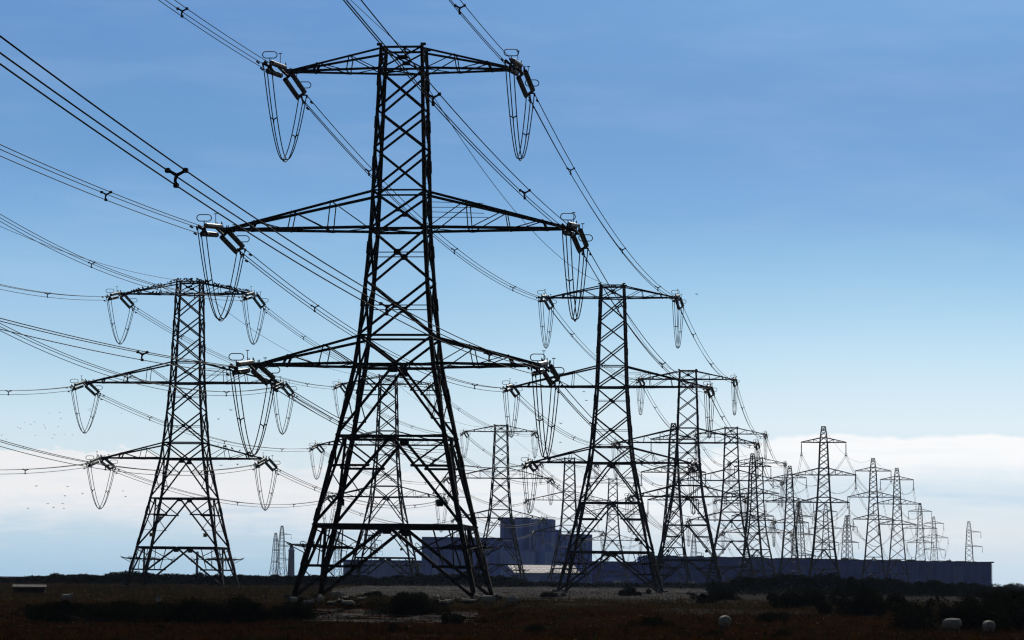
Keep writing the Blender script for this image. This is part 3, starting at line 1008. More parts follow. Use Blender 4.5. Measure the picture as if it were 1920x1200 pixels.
def suspension_pylon(name, arms=SARMS, SV=SV, sides=(-1, 1)):
    def W_(z):
        return float(np.interp(z, [a for a, b in SV], [b for a, b in SV]))

    def cp(f, t, z):
        k = W_(z) / 2
        return V({'f': (t * k, -k, z), 'b': (t * k, k, z), 'l': (-k, t * k, z), 'r': (k, t * k, z)}[f])
    root = bpy.data.objects.new(name, None)
    COL.objects.link(root)
    for sx_ in (-1, 1):
        for sy_ in (-1, 1):
            mb = MB()
            for (z0, w0), (z1, w1) in zip(SV[:-1], SV[1:]):
                mb.bar((sx_ * w0 / 2, sy_ * w0 / 2, z0), (sx_ * w1 / 2, sy_ * w1 / 2, z1), .40 if z0 < 44 else .28)
            mb.build('leg', 'steel', root)
    mb = MB()
    zs = [12.]
    while zs[-1] < 46:
        zs.append(zs[-1] + W_(zs[-1]) * .72)
    zs = [z for z in zs if z < 46.5] + [47.2, 48.6, 50.]
    for f in 'fblr':
        for z0, z1 in zip(zs[:-1], zs[1:]):
            mb.bar(cp(f, -1, z0), cp(f, 1, z1), .165); mb.bar(cp(f, 1, z0), cp(f, -1, z1), .165)
        for z in [6., 12., 50.] + [a[0] for a in arms] + [a[1] for a in arms]:
            mb.bar(cp(f, -1, z), cp(f, 1, z), .22)
        for zt, zb in ((12., 6.), (6., 0.)):
            for sg in (-1, 1):
                mb.bar(cp(f, 0, zt), cp(f, sg, zb), .22)
                for q in (.35, .7):
                    z = zt + (zb - zt) * q
                    mb.bar(cp(f, sg, z), cp(f, sg * q, z), .09)
    mb.box((0, 0, 48.9), (.6, .6, .45))
    mb.build('body_lattice', 'steel', root)
    for zb, zt, half, fr in arms:
        for sd_ in sides:
            mb = MB()
            for sy_ in (-1, 1):
                B0, T0 = V((sd_ * W_(zb) / 2, sy_ * W_(zb) / 2, zb)), V((sd_ * W_(zt) / 2, sy_ * W_(zt) / 2, zt))
                tb = V((sd_ * half, sy_ * .12, zb))
                mb.bar(B0, tb, .25); mb.bar(T0, tb + V((0, 0, .1)), .25)
                pr = B0
                for q in fr:
                    b_, t_ = B0.lerp(tb, q), T0.lerp(tb, q)
                    mb.bar(b_, t_, .11); mb.bar(t_, pr, .11); pr = b_
            mb.box((sd_ * half, 0, zb), (.4, .4, .3))
            mb.build('crossarm', 'steel', root)
            obj('insulator_string', SINS, root, (sd_ * half, 0, zb - .1))
    return root


mb = MB()
prof = [(0, .05)] + [(-.5 - i * .16, .17 if i % 2 else .11) for i in range(19)] + [(-3.7, .06), (-3.95, .06)]
mb.tube([(0, 0, z) for z, _ in prof], [r_ for _, r_ in prof], 8)
mb.bar((-.35, 0, -3.95), (.35, 0, -3.95), .12, .3)
lp = [(.4 * math.cos(a), 0, -3.55 + .28 * math.sin(a)) for a in np.linspace(0, 2 * math.pi, 13)[:-1]]
mb.tube(lp, .05, 4, True)
SINS = mb.mesh('insulator_string', 'hardware')
S_POS = [(49.3, 923.6), (90.4, 1133.), (115.1, 1248.8), (190.3, 1828.)]
T_POS = [(96.6, 933.2), (139.8, 1165.2), (161.1, 1259.7), (243.1, 1794.), (299.9, 2141.)]
protoS = suspension_pylon('suspension_pylon')
s_lab = ['narrow suspension pylon half hidden behind the third right row pylon',
         'narrow suspension pylon half hidden behind the fifth right row pylon',
         'narrow suspension pylon directly left of the tallest free-standing suspension pylon',
         'faint far suspension pylon seen through the legs of the tallest suspension pylon']
t_lab = ['tallest free-standing suspension pylon, in front of the long blue hall',
         'second tallest free-standing suspension pylon, one arm touching its right neighbour',
         'third tallest free-standing suspension pylon, right of the second tallest',
         'far suspension pylon behind the long hall, right of the three big ones',
         'smaller far suspension pylon behind the hall, second from the right end']
first = True
for nm, P, labs in (('S', S_POS, s_lab), ('T', T_POS, t_lab)):
    for i, (p, lb) in enumerate(zip(P, labs)):
        o = protoS if first else copy_tree(protoS)
        first = False
        r_ = -.15
        o.location = (p[0], p[1], .5)
        o.rotation_euler = (0, 0, r_)
        tag(o, lb, 'pylon', 'suspension pylons')
        PY[nm + str(i)] = (V(o.location), r_)
# terminal pylons: narrow, short arms to one side
TV = [(-.5, 12.), (0, 11.7), (8., 8.6), (20., 6.), (35., 4.4), (45., 3.), (50., 1.7)]
protoE = suspension_pylon('terminal_pylon', [(42., 43., 9., (.5,)), (31., 32.2, 10., (.5,)), (18.5, 20., 11., (.5,))], TV, (1,))
e_pos = [((347.3, 2289.6), -.1, 1., 'lone far terminal pylon above the right end of the long hall, arms to the right'),
         ((237.5, 2136.), .5, 1., 'dense dark terminal pylon behind the hall between two tall suspension pylons'),
         ((173.2, 1822.), .3, 1., 'dense dark terminal pylon behind the hall, just left of the tallest suspension pylon'),
         ((-213.8, 2791.), -.2, 1., 'taller of two hazy far pylons beside the lighthouse'),
         ((-253.4, 3222.), 1.2, 1., 'shorter of two hazy far pylons beside the lighthouse'),
         ((180.9, 3002.), .2, 1., 'faint tiny far pylon above the hall, seen through the second right row pylon'),
         ((-184.6, 3176.), .4, 1., 'faint far pylon seen through the left legs of the front pylon'),
         ((-145.7, 3150.), -.2, 1., 'faint far pylon seen through the middle of the front pylon'),
         ((320., 2300.), .3, .8, 'small dense terminal pylon behind the hall near the far suspension pylons')]
for i, (p, r_, s_, lb) in enumerate(e_pos):
    if i == 8:
        continue
    o = protoE if i == 0 else copy_tree(protoE)
    o.location = (p[0], p[1], .5)
    o.rotation_euler = (0, 0, r_)
    o.scale = (s_,) * 3
    tag(o, lb, 'pylon', 'terminal pylons')

# ------------------------------------------------------------------ conductors
mb = MB()
for q in BUN:
    d = q.normalized()
    mb.tube([(0, 0, 0), V((d.x * .2 + .05 * d.z, 0, d.z * .2)), q], [.08, .065, .07], 5)
    mb.bar(q - V((0, .16, 0)), q + V((0, .16, 0)), .17)
SPACER = mb.mesh('spacer', 'hardware')
mb = MB()
mb.bar((0, -.35, -.12), (0, .35, -.12), .05); mb.bar((0, -.42, -.14), (0, -.24, -.14), .15); mb.bar((0, .24, -.14), (0, .42, -.14), .15); mb.bar((0, 0, -.14), (0, 0, .03), .06)
DAMPER = mb.mesh('vibration_damper', 'hardware')


def end_pts(key, ai, sd_, far):
    """conductor end points at a tension pylon (far end of the insulator set)"""
    loc, r_ = PY[key]
    Rz = Matrix.Rotation(r_, 3, 'Z')
    zb, _, half = ARMS[ai][:3]
    SLOPE = SLOPES[key[0]]
    if sd_ < 0:
        half += EXTRA[key[0], ai]
    y_ = SETL * math.cos(SLOPE) * (1 if far else -1)
    c = V((sd_ * half, y_, zb - SETL * math.sin(SLOPE)))
    return loc + Rz @ c


def sus_pt(key, ai, sd_):
    loc, r_ = PY[key]
    zb, _, half, _ = SARMS[ai]
    return loc + Matrix.Rotation(r_, 3, 'Z') @ V((sd_ * half, 0, zb - 4.1))


def line(A, B, sag, label, bun=BUN, r=.036, spacing=48., dampA=False, dampB=False, cut=0., name='power_line', n=28, ts_=None):
    o = bpy.data.objects.new(name, None)
    COL.objects.link(o)
    o.location = A
    tag(o, label, 'power cables', 'overhead power cables')
    d = B - A
    hd = math.atan2(d.x, d.y)
    Rz = Matrix.Rotation(-hd, 3, 'Z')

    def pt(t):
        return d * t - V((0, 0, 4 * sag * t * (1 - t)))
    ts = np.linspace(cut, 1, n)
    for q in bun:
        m_ = MB()
        m_.tube([pt(t) + Rz @ q for t in ts], r, 5)
        m_.build('conductor', 'wire', o, True)
    L = d.length
    k = max(1, int(L / spacing))
    tl = [(i + .62 + .06 * math.sin(i * 3.1)) / k for i in range(k)] if ts_ is None else ts_
    for t in tl:
        if t < cut + .02 or t > .985:
            continue
        sp = obj('spacer', SPACER if len(bun) == 3 else SPACER2, o, pt(t), (0, 0, -hd))
    for fl, t in ((dampA, 2.2 / L), (dampB, 1 - 2.2 / L)):
        if fl:
            for q in bun:
                obj('vibration_damper', DAMPER, o, pt(t) + Rz @ q, (0, 0, -hd))
    return o


BUN2 = [V((-.25, 0, 0)), V((.25, 0, 0))]
mb = MB(); mb.bar((-.25, 0, 0), (.25, 0, 0), .09); mb.box((-.25, 0, 0), (.12, .3, .12)); mb.box((.25, 0, 0), (.12, .3, .12))
SPACER2 = mb.mesh('spacer', 'hardware')
AN = ['top', 'middle', 'lowest']
SN = {-1: 'left', 1: 'right'}
names = {'R0': 'front pylon', 'R1': 'second right row pylon', 'R2': 'third right row pylon', 'R3': 'fourth right row pylon', 'R4': 'fifth right row pylon',
         'L0': 'big left pylon', 'L1': 'pylon behind front pylon', 'L2': 'pylon before reactor block', 'L3': 'small middle pylon', 'L4': 'hidden far pylon'}


def virt(key, P, rot):
    PY[key] = (V((P[0], P[1], 0)), rot)


virt('Rpre', R_PRE, R_ROT[0]); virt('Lpre', L_PRE, L_ROT[0])
for row, n_ in (('R', 5), ('L', 5)):
    for ai in range(3):
        for sd_ in (-1, 1):
            k0 = row + '0'
            A, B = end_pts(row + 'pre', ai, sd_, True), end_pts(k0, ai, sd_, False)
            sg = (B - A).length * SLOPES[row] / 4
            if row == 'R':
                sg = (3.27, 2.65, 2.63)[ai]
            else:
                sg = (5.3, 5.2, 4.0)[ai]
            line(A, B, sg, f'{AN[ai]} {SN[sd_]} triple cables coming from out of frame to the {names[k0]}', r=.034 if row == 'R' else .042, dampB=True, cut=.12 if row == 'R' else 0., n=40, ts_=(.36, .612, .845) if row == 'R' else (.205, .52, .82))
            for i in range(n_ - 1):
                ka, kb = f'{row}{i}', f'{row}{i + 1}'
                A, B = end_pts(ka, ai, sd_, True), end_pts(kb, ai, sd_, False)
                sg = (3.1 if row == 'R' else 2.7) * ((B - A).length / 203) ** 2
                line(A, B, sg, f'{AN[ai]} {SN[sd_]} triple cables from {names[ka]} to {names[kb]}', r=.044 if i < 2 else .052, dampA=i == 0, dampB=i == 0, ts_=(.185, .51, .82))
for ai in range(3):
    for sd_ in (-1, 1):
        A = end_pts('R4', ai, sd_, True)
        B = V((128. + sd_ * (6 + 3 * ai), 1497., 13.2))
        line(A, B, 5., f'{AN[ai]} {SN[sd_]} cables dropping from fifth right row pylon to the long hall', r=.042, spacing=90.)
        A = end_pts('L4', ai, sd_, True)
        B = V((62. + sd_ * (5 + 3 * ai), 1760., 12.))
        line(A, B, 5., f'{AN[ai]} {SN[sd_]} cables from hidden far pylon to behind the long hall', r=.042, spacing=90.)
snames = {'S0': 'half hidden suspension pylon', 'S1': 'second half hidden suspension pylon', 'S2': 'suspension pylon left of tallest', 'S3': 'faint suspension pylon',
          'T0': 'tallest suspension pylon', 'T1': 'second tallest suspension pylon', 'T2': 'third tallest suspension pylon', 'T3': 'far suspension pylon', 'T4': 'smaller far suspension pylon'}
for row, n_ in (('S', 4), ('T', 5)):
    for ai in range(3):
        for sd_ in (-1, 1):
            for i in range(n_ - 1):
                A, B = sus_pt(f'{row}{i}', ai, sd_), sus_pt(f'{row}{i + 1}', ai, sd_)
                Ls = (B - A).length
                line(A, B, Ls * .033, f'{AN[ai]} {SN[sd_]} twin cables from {snames[row + str(i)]} to {snames[row + str(i + 1)]}', bun=BUN2, r=.05, spacing=70., n=20)
for ai in range(3):
    for sd_ in (-1, 1):
        A, B = sus_pt('T0', ai, sd_), end_pts('R4', ai, 1, True)
        line(A, B, 8.5, f'{AN[ai]} {SN[sd_]} twin cables slung between tallest suspension and fifth right row pylons', bun=BUN2, r=.05, spacing=80., n=20)


def earth(ka, kb, sag, label, za=50.0, zb=50.0, cut=0.):
    A, B = PY[ka][0] + V((0, 0, za)), PY[kb][0] + V((0, 0, zb))
    d = B - A
    m_ = MB()
    m_.tube([d * t - V((0, 0, 4 * sag * t * (1 - t))) for t in np.linspace(cut, 1, 30)], .026 if ka == 'Rpre' else .034, 5)
    o = m_.build('earth_wire', 'wire', None, True)
    o.location = A
    tag(o, label, 'wire', 'earth wires along the pylon tops')


earth('Rpre', 'R0', 3.2, 'single thin earth wire coming from out of frame to the front pylon top', cut=.12)
earth('Lpre', 'L0', 4.5, 'single thin earth wire coming from out of frame to the big left pylon')
for row in 'RL':
    for i in range(4):
        ka, kb = f'{row}{i}', f'{row}{i + 1}'
        earth(ka, kb, 4.6, f'single thin earth wire from {names[ka]} top to {names[kb]} top')
for row, n_ in (('S', 4), ('T', 5)):
    for i in range(n_ - 1):
        ka, kb = f'{row}{i}', f'{row}{i + 1}'
        earth(ka, kb, (PY[kb][0] - PY[ka][0]).length * .022, f'single thin earth wire from {snames[ka]} to {snames[kb]}')

# ------------------------------------------------------------------ power station and other buildings
GB = .3


def building(name, loc, label, cat='building', rz=0.):
    o = bpy.data.objects.new(name, None)
    COL.objects.link(o)
    o.location = loc
    o.rotation_euler = (0, 0, rz)
    return tag(o, label, cat)


def block(parent, name, x0, x1, h, depth, m, y0=0., z0=0.):
    mb = MB()
    mb.box(((x0 + x1) / 2, y0 + depth / 2, (z0 + h) / 2), (x1 - x0, depth, h - z0))
    return mb.build(name, m, parent)


ps = building('power_station', (0, 1500, GB), 'huge haze-blue power station with tall central reactor block behind the pylons')
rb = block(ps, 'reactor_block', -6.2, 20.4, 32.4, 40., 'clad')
x_ = -6.0
mbs = {k: MB() for k in ('clad_dark', 'clad_light')}
k = 0
rr = random.Random(5)
while x_ < 20.0:
    wd = rr.choice((.6, 1.0, 1.6, 2.2))
    key = rr.choice(('clad_dark', 'clad_light', None, 'clad_dark'))
    if key:
        mbs[key].box((x_ + wd / 2, -.12, 24.5), (wd * .9, .22, 15.2))
    x_ += wd + .1
x_ = -6.0
while x_ < 20.0:
    wd = rr.choice((1.8, 2.6, 3.4))
    key = rr.choice(('clad_light', None, 'clad_light', 'clad_dark'))
    if key:
        mbs[key].box((x_ + wd / 2, -.10, 8.2), (wd * .92, .18, 16.2))
    x_ += wd + .12
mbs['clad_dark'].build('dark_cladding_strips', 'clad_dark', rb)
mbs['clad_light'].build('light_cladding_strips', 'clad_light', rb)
mb = MB()
for x_, h in ((-4.5, .5), (-1.5, .7), (2.5, .5), (9.2, 1.2), (12., .5), (16.2, 1.0), (16.9, 1.5), (17.5, 1.1), (18.6, .8)):
    mb.bar((x_, .6, 32.4), (x_, .6, 32.4 + h), .35)
mb.box((5, 1., 32.6), (8, 1.2, .5))
mb.bar((-6, .4, 33.0), (20, .4, 33.0), .12)
mb.build('roof_fittings', 'clad_dark', rb)
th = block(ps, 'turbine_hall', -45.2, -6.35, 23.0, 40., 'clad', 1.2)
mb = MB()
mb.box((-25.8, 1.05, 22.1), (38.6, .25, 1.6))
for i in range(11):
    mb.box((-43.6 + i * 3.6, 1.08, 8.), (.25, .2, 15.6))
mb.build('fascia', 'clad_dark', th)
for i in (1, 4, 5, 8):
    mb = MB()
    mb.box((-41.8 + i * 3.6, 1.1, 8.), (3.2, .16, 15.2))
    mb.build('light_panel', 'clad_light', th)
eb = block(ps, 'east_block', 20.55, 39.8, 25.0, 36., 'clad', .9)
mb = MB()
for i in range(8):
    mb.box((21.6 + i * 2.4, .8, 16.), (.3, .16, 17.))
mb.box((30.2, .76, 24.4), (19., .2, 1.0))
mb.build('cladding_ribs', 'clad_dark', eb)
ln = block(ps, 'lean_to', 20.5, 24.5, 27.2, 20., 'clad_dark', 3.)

lh = building('long_hall', (152., 1500, GB), 'long low haze-blue hall along the horizon on the right', rz=0.)
hl = MB()
x0, x1 = -87.2, 86.6
hl.v = []
zl, zr = 14.6, 13.2
hl.add([(x0, 0, 0), (x1, 0, 0), (x1, 60, 0), (x0, 60, 0), (x0, 0, zl), (x1, 0, zr), (x1, 60, zr), (x0, 60, zl)],
       [(0, 1, 5, 4), (1, 2, 6, 5), (2, 3, 7, 6), (3, 0, 4, 7), (3, 2, 1, 0), (4, 5, 6, 7)])
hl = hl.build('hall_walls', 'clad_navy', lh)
mb = MB()
N = 58
for i in range(N):
    a = x0 + (x1 - x0) * i / N; b = x0 + (x1 - x0) * (i + 1) / N
    za = zl + (zr - zl) * i / N
    mb.box(((a + b) / 2, -.2, za + .05 + .14 * math.sin(i * 1.7) + .1 * math.sin(i * .53)), (b - a - .02, .9, .55 + .12 * math.sin(i * 2.9)))
mb.box((x1 + .4, 0, zr + .1), (1.6, 1.2, .7))
mb.build('roof_edge', 'roof_dark', lh)
mb = MB()
for i in range(44):
    mb.box((x0 + 2 + i * 4., -.05, 6.3), (.10, .10, 12.2))
mb.build('wall_ribs', 'roof_dark', lh)
mb = MB()
for i in range(18):
    mb.box((x1 + .1, -.1, .6 + i * .74), (.5, .5, .3))
mb.build('corner_cleats', 'roof_dark', lh)
for i, x_ in enumerate((-78, -66, -51, -37, -22, -8, 9, 24, 38, 55, 70)):
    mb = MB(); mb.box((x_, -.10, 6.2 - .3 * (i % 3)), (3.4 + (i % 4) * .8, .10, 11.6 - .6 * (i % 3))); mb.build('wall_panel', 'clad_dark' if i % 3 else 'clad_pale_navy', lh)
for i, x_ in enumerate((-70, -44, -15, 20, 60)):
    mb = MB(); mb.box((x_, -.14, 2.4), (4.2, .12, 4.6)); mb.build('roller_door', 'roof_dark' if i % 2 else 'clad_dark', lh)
for i, x_ in enumerate((-74, -58, -30, -4, 14, 47, 66)):
    mb = MB(); zt_ = zl + (zr - zl) * (x_ - x0) / (x1 - x0)
    mb.box((x_, 4., zt_ + .35), (2.2 + i % 3, 2., .9)); mb.bar((x_ + .4, 4, zt_ + .6), (x_ + .4, 4, zt_ + 1.5 + .4 * (i % 2)), .3); mb.build('roof_vent', 'roof_dark', lh)
for x_, z_, w_ in ((-40.5, 9.7, 1.8), (-33.8, 9.5, 1.0), (-12., 8.0, 2.0), (-9.2, 7.8, 1.2), (1.6, 7.4, 2.6), (4., 7.9, .8), (27., 7.4, 2.2), (31.5, 7.5, 1.3), (36.2, 7.8, .8)):
    mb = MB(); mb.box((x_, -.12, z_), (w_, .12, .5)); mb.build('vent_panel', 'white_paint', lh)

lo_ = building('low_hall', (-65., 1520, GB), 'low haze-blue hall left of the power station, seen between the front pylon legs')
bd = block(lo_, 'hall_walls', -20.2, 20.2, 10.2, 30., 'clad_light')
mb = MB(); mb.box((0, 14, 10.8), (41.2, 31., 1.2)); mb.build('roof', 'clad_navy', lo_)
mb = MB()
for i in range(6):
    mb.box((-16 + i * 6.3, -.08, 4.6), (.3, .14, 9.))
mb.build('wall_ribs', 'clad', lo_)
md = building('service_block', (53.5, 1510, GB), 'low dark haze-blue service block between the power station and the long hall')
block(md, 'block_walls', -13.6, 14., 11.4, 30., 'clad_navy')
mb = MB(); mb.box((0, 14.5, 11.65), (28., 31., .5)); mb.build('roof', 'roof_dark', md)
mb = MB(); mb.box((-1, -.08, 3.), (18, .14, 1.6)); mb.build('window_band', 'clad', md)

wh = building('warehouse', (15., 1420, GB), 'warehouse with a bright pale sheet roof in front of the reactor block')
block(wh, 'warehouse_walls', -13.4, 15.2, 5.6, 30., 'clad_light')
mb = MB()
ridge, eave = 9.3, 5.5
y0, y1 = -1.2, 15.
mb.add([(-13.9, y0, eave), (17.4, y0, eave), (14.4, y1, ridge), (-17.5, y1, ridge), (17.4, 31, eave), (-13.9, 31, eave),
        (-13.9, y0, eave - .25), (17.4, y0, eave - .25)],
       [(0, 1, 2, 3), (3, 2, 4, 5), (6, 7, 1, 0), (1, 4, 2), (0, 3, 5)])
rf = mb.build('roof', 'roof_white', wh)
mb = MB()
for r_ in range(3):
    for i in range(12):
        t = .22 + .28 * r_
        yy = y0 + (y1 - y0) * t; zz = eave + (ridge - eave) * t
        mb.bar((-12.4 - 3.3 * t + i * 2.35, yy - .75, zz - .12), (-12.4 - 3.3 * t + i * 2.35, yy + .75, zz + .26), .75, .12)
mb.build('roof_lights', 'roof_light', rf)
mb = MB()
for x_ in (-9, 0, 9):
    mb.box((x_, -.06, 2.2), (4., .12, 4.2))
mb.build('loading_doors', 'clad', wh)

ltw = building('lighthouse', (-190.6, 2600, GB), 'dark blue lighthouse tower with a pale lantern left of the front pylon', 'lighthouse')
mb = MB(); mb.tube([(0, 0, 0), (0, 0, 12), (0, 0, 25.6)], [3.1, 2.85, 2.5], 18); mb.build('tower', 'tower_dark', ltw)
mb = MB(); mb.tube([(0, 0, 25.6), (0, 0, 26.4)], [3.1, 3.1], 18); mb.tube([(0, 0, 26.4), (0, 0, 28.)], [2.2, 2.2], 14); g_ = mb.build('gallery', 'clad_light', ltw)
mb = MB(); mb.tube([(0, 0, 28.), (0, 0, 29.6)], [1.6, 1.6], 12); mb.build('lantern', 'window', ltw)
mb = MB(); mb.tube([(0, 0, 29.6), (0, 0, 30.6), (0, 0, 31.3)], [1.8, .9, .15], 12); mb.build('dome', 'tower_dark', ltw)
ch = building('chimney', (-209.1, 2000, GB), 'thin dark chimney on the horizon inside the left pylon', 'chimney')
mb = MB(); mb.tube([(0, 0, 0), (0, 0, 4.), (0, 0, 17.)], [1.15, .85, .8], 14); mb.build('stack', 'tower_dark', ch)
mb = MB(); mb.tube([(0, 0, 16.6), (0, 0, 18.9)], [.95, .95], 14); mb.build('rim', 'clad_light', ch)


def van(loc, rz, label):
    o = building('van', loc, label, 'van', rz)
    tag(o, None, None, 'vans parked by the station')
    mb = MB()
    pr = [(-2.6, .45), (2.6, .45), (2.6, 1.15), (1.9, 1.3), (1.3, 2.15), (-2.6, 2.25)]
    mb.add([(x_, s_, z_) for s_ in (-.95, .95) for x_, z_ in pr], [tuple(range(6)), tuple(range(11, 5, -1))] + [(i, 6 + i, 6 + (i + 1) % 6, (i + 1) % 6) for i in range(6)])
    mb.build('body', 'white_paint', o)
    mb = MB(); mb.box((1.05, -.96, 1.65), (.9, .03, .55)); mb.box((1.05, .96, 1.65), (.9, .03, .55)); mb.build('window', 'window', o)
    for x_ in (-1.7, 1.7):
        for y_ in (-.8, .8):
            mb = MB(); mb.tube([(x_, y_ - .12, .35), (x_, y_ + .12, .35)], .35, 12); mb.build('wheel', 'tyre', o)
    return o


van((82.8, 1380, .5), 0.05, 'white van parked before the long hall, right of the second right row pylon')
van((49.7, 1400, .5), .1, 'white van parked before the service block')
van((-22.4, 1470, .5), -.1, 'white van parked before the turbine hall inside the front pylon')
van((-20.5, 1432, .5), .2, 'white van parked nearer the front pylon leg before the turbine hall')

# trough on the left
tr = bpy.data.objects.new('feed_trough', None); COL.objects.link(tr)
tr.location = (-46.2, 289., gz(-46, 289)); tr.rotation_euler = (0, 0, .04)
tag(tr, 'long dark feed trough with a pale pitched lid in the grass at far left', 'trough')
mb = MB(); mb.box((0, 0, .42), (3., .64, .5)); mb.build('tub', 'trough_wood', tr)
mb = MB()
mb.add([(-1.6, -.46, .76), (1.6, -.46, .76), (1.6, 0, .98), (-1.6, 0, .98), (1.6, .46, .76), (-1.6, .46, .76)], [(0, 1, 2, 3), (3, 2, 4, 5), (1, 4, 2), (0, 3, 5), (0, 5, 4, 1)])
mb.build('lid', 'galv', tr)
for x_ in (-1.3, 1.3):
    for y_ in (-.3, .3):
        mb = MB(); mb.bar((x_, y_, -.1), (x_, y_, .2), .12); mb.build('leg', 'trough_wood', tr)


# ------------------------------------------------------------------ sheep
def remeshed(mb, name, voxel, mt):
    o = mb.build(name, mt)
    md_ = o.modifiers.new('r', 'REMESH'); md_.mode = 'VOXEL'; md_.voxel_size = voxel
    sm = o.modifiers.new('s', 'SMOOTH'); sm.factor = .5; sm.iterations = 3
    dg = bpy.context.evaluated_depsgraph_get()
    me = bpy.data.meshes.new_from_object(o.evaluated_get(dg))
    me.name = name
    old = o.data
    bpy.data.objects.remove(o); bpy.data.meshes.remove(old)
    me.polygons.foreach_set('use_smooth', [True] * len(me.polygons))
    if not me.materials:
        me.materials.append(M[mt])
    return me


def ell(mb, c, r, seg=14, rings=10, squash=None):
    vs, fs = [], []
    for j in range(rings + 1):
        ph = math.pi * j / rings
        for i in range(seg):
            th = 2 * math.pi * i / seg
            vs.append((c[0] + r[0] * math.cos(ph), c[1] + r[1] * math.sin(ph) * math.cos(th), c[2] + r[2] * math.sin(ph) * math.sin(th)))
    for j in range(rings):
        for i in range(seg):
            k = (i + 1) % seg
            fs.append((j * seg + i, j * seg + k, (j + 1) * seg + k, (j + 1) * seg + i))
    mb.add(vs, fs)


def sheep_mesh(kind):
    mb = MB()
    dz = -.36 if kind == 'lying' else 0.
    # woolly trunk: barrel, rump and shoulder
    ell(mb, (0, 0, .70 + dz), (.62, .36, .33))
    ell(mb, (-.38, 0, .72 + dz), (.30, .33, .30))
    ell(mb, (.36, 0, .72 + dz), (.28, .25, .29))
    ell(mb, (-.02, 0, .62 + dz), (.48, .37, .27))
    mb.tube([(-.62, 0, .78 + dz), (-.70, 0, .66 + dz), (-.70, 0, .52 + dz)], [.06, .05, .04], 8)
    if kind == 'grazing':
        nk = [(.45, 0, .78), (.66, .02, .62), (.80, .03, .42)]
        hd = [(.76, .03, .46), (.86, .04, .30), (.93, .04, .14)]
    elif kind == 'lying':
        nk = [(.45, 0, .80 + dz), (.60, .02, .98 + dz), (.70, .03, 1.06 + dz)]
        hd = [(.64, .03, 1.08 + dz), (.80, .06, 1.02 + dz), (.94, .08, .92 + dz)]
    else:
        nk = [(.45, 0, .80), (.60, 0, .98), (.68, 0, 1.08)]
        hd = [(.62, 0, 1.10), (.78, 0, 1.04), (.95, 0, .94)]
    mb.tube(nk, [.21, .16, .12], 12)
    mb.tube(hd, [.105, .10, .055], 10)
    h0 = V(hd[0]); h1 = V(hd[1])
    for s_ in (-1, 1):
        e0 = h0.lerp(h1, .2) + V((0, s_ * .08, .04))
        mb.tube([e0, e0 + V((-.05, s_ * .10, .0)), e0 + V((-.08, s_ * .19, -.05))], [.04, .045, .018], 7)
    if kind == 'lying':
        for s_ in (-1, 1):
            mb.tube([(.42, s_ * .18, .2), (.62, s_ * .2, .08), (.40, s_ * .22, .05)], [.07, .05, .04], 8)
            mb.tube([(-.30, s_ * .24, .2), (-.05, s_ * .34, .12), (-.3, s_ * .36, .05)], [.10, .06, .04], 8)
    else:
        for s_ in (-1, 1):
            mb.tube([(.36, s_ * .14, .62), (.37, s_ * .14, .34), (.37, s_ * .14, .06), (.39, s_ * .14, 0)], [.10, .055, .04, .05], 8)
            mb.tube([(-.38, s_ * .15, .66), (-.34, s_ * .15, .46), (-.46, s_ * .15, .28), (-.43, s_ * .15, .05), (-.41, s_ * .15, 0)], [.14, .085, .05, .04, .05], 8)
    me = remeshed(mb, 'sheep', .035, 'wool')
    # fleece lumps
    co_ = np.empty(len(me.vertices) * 3); me.vertices.foreach_get('co', co_); co_ = co_.reshape(-1, 3)
    nr = np.empty(len(me.vertices) * 3); me.vertices.foreach_get('normal', nr); nr = nr.reshape(-1, 3)
    wool_ = (co_[:, 2] > .42 + dz) & (co_[:, 0] < .62)
    lump = np.sin(co_[:, 0] * 31) * np.sin(co_[:, 1] * 29 + 1) * np.sin(co_[:, 2] * 33)
    co_ += nr * (lump * .022 * wool_)[:, None]
    me.vertices.foreach_set('co', co_.ravel())
    me.update()
    return me


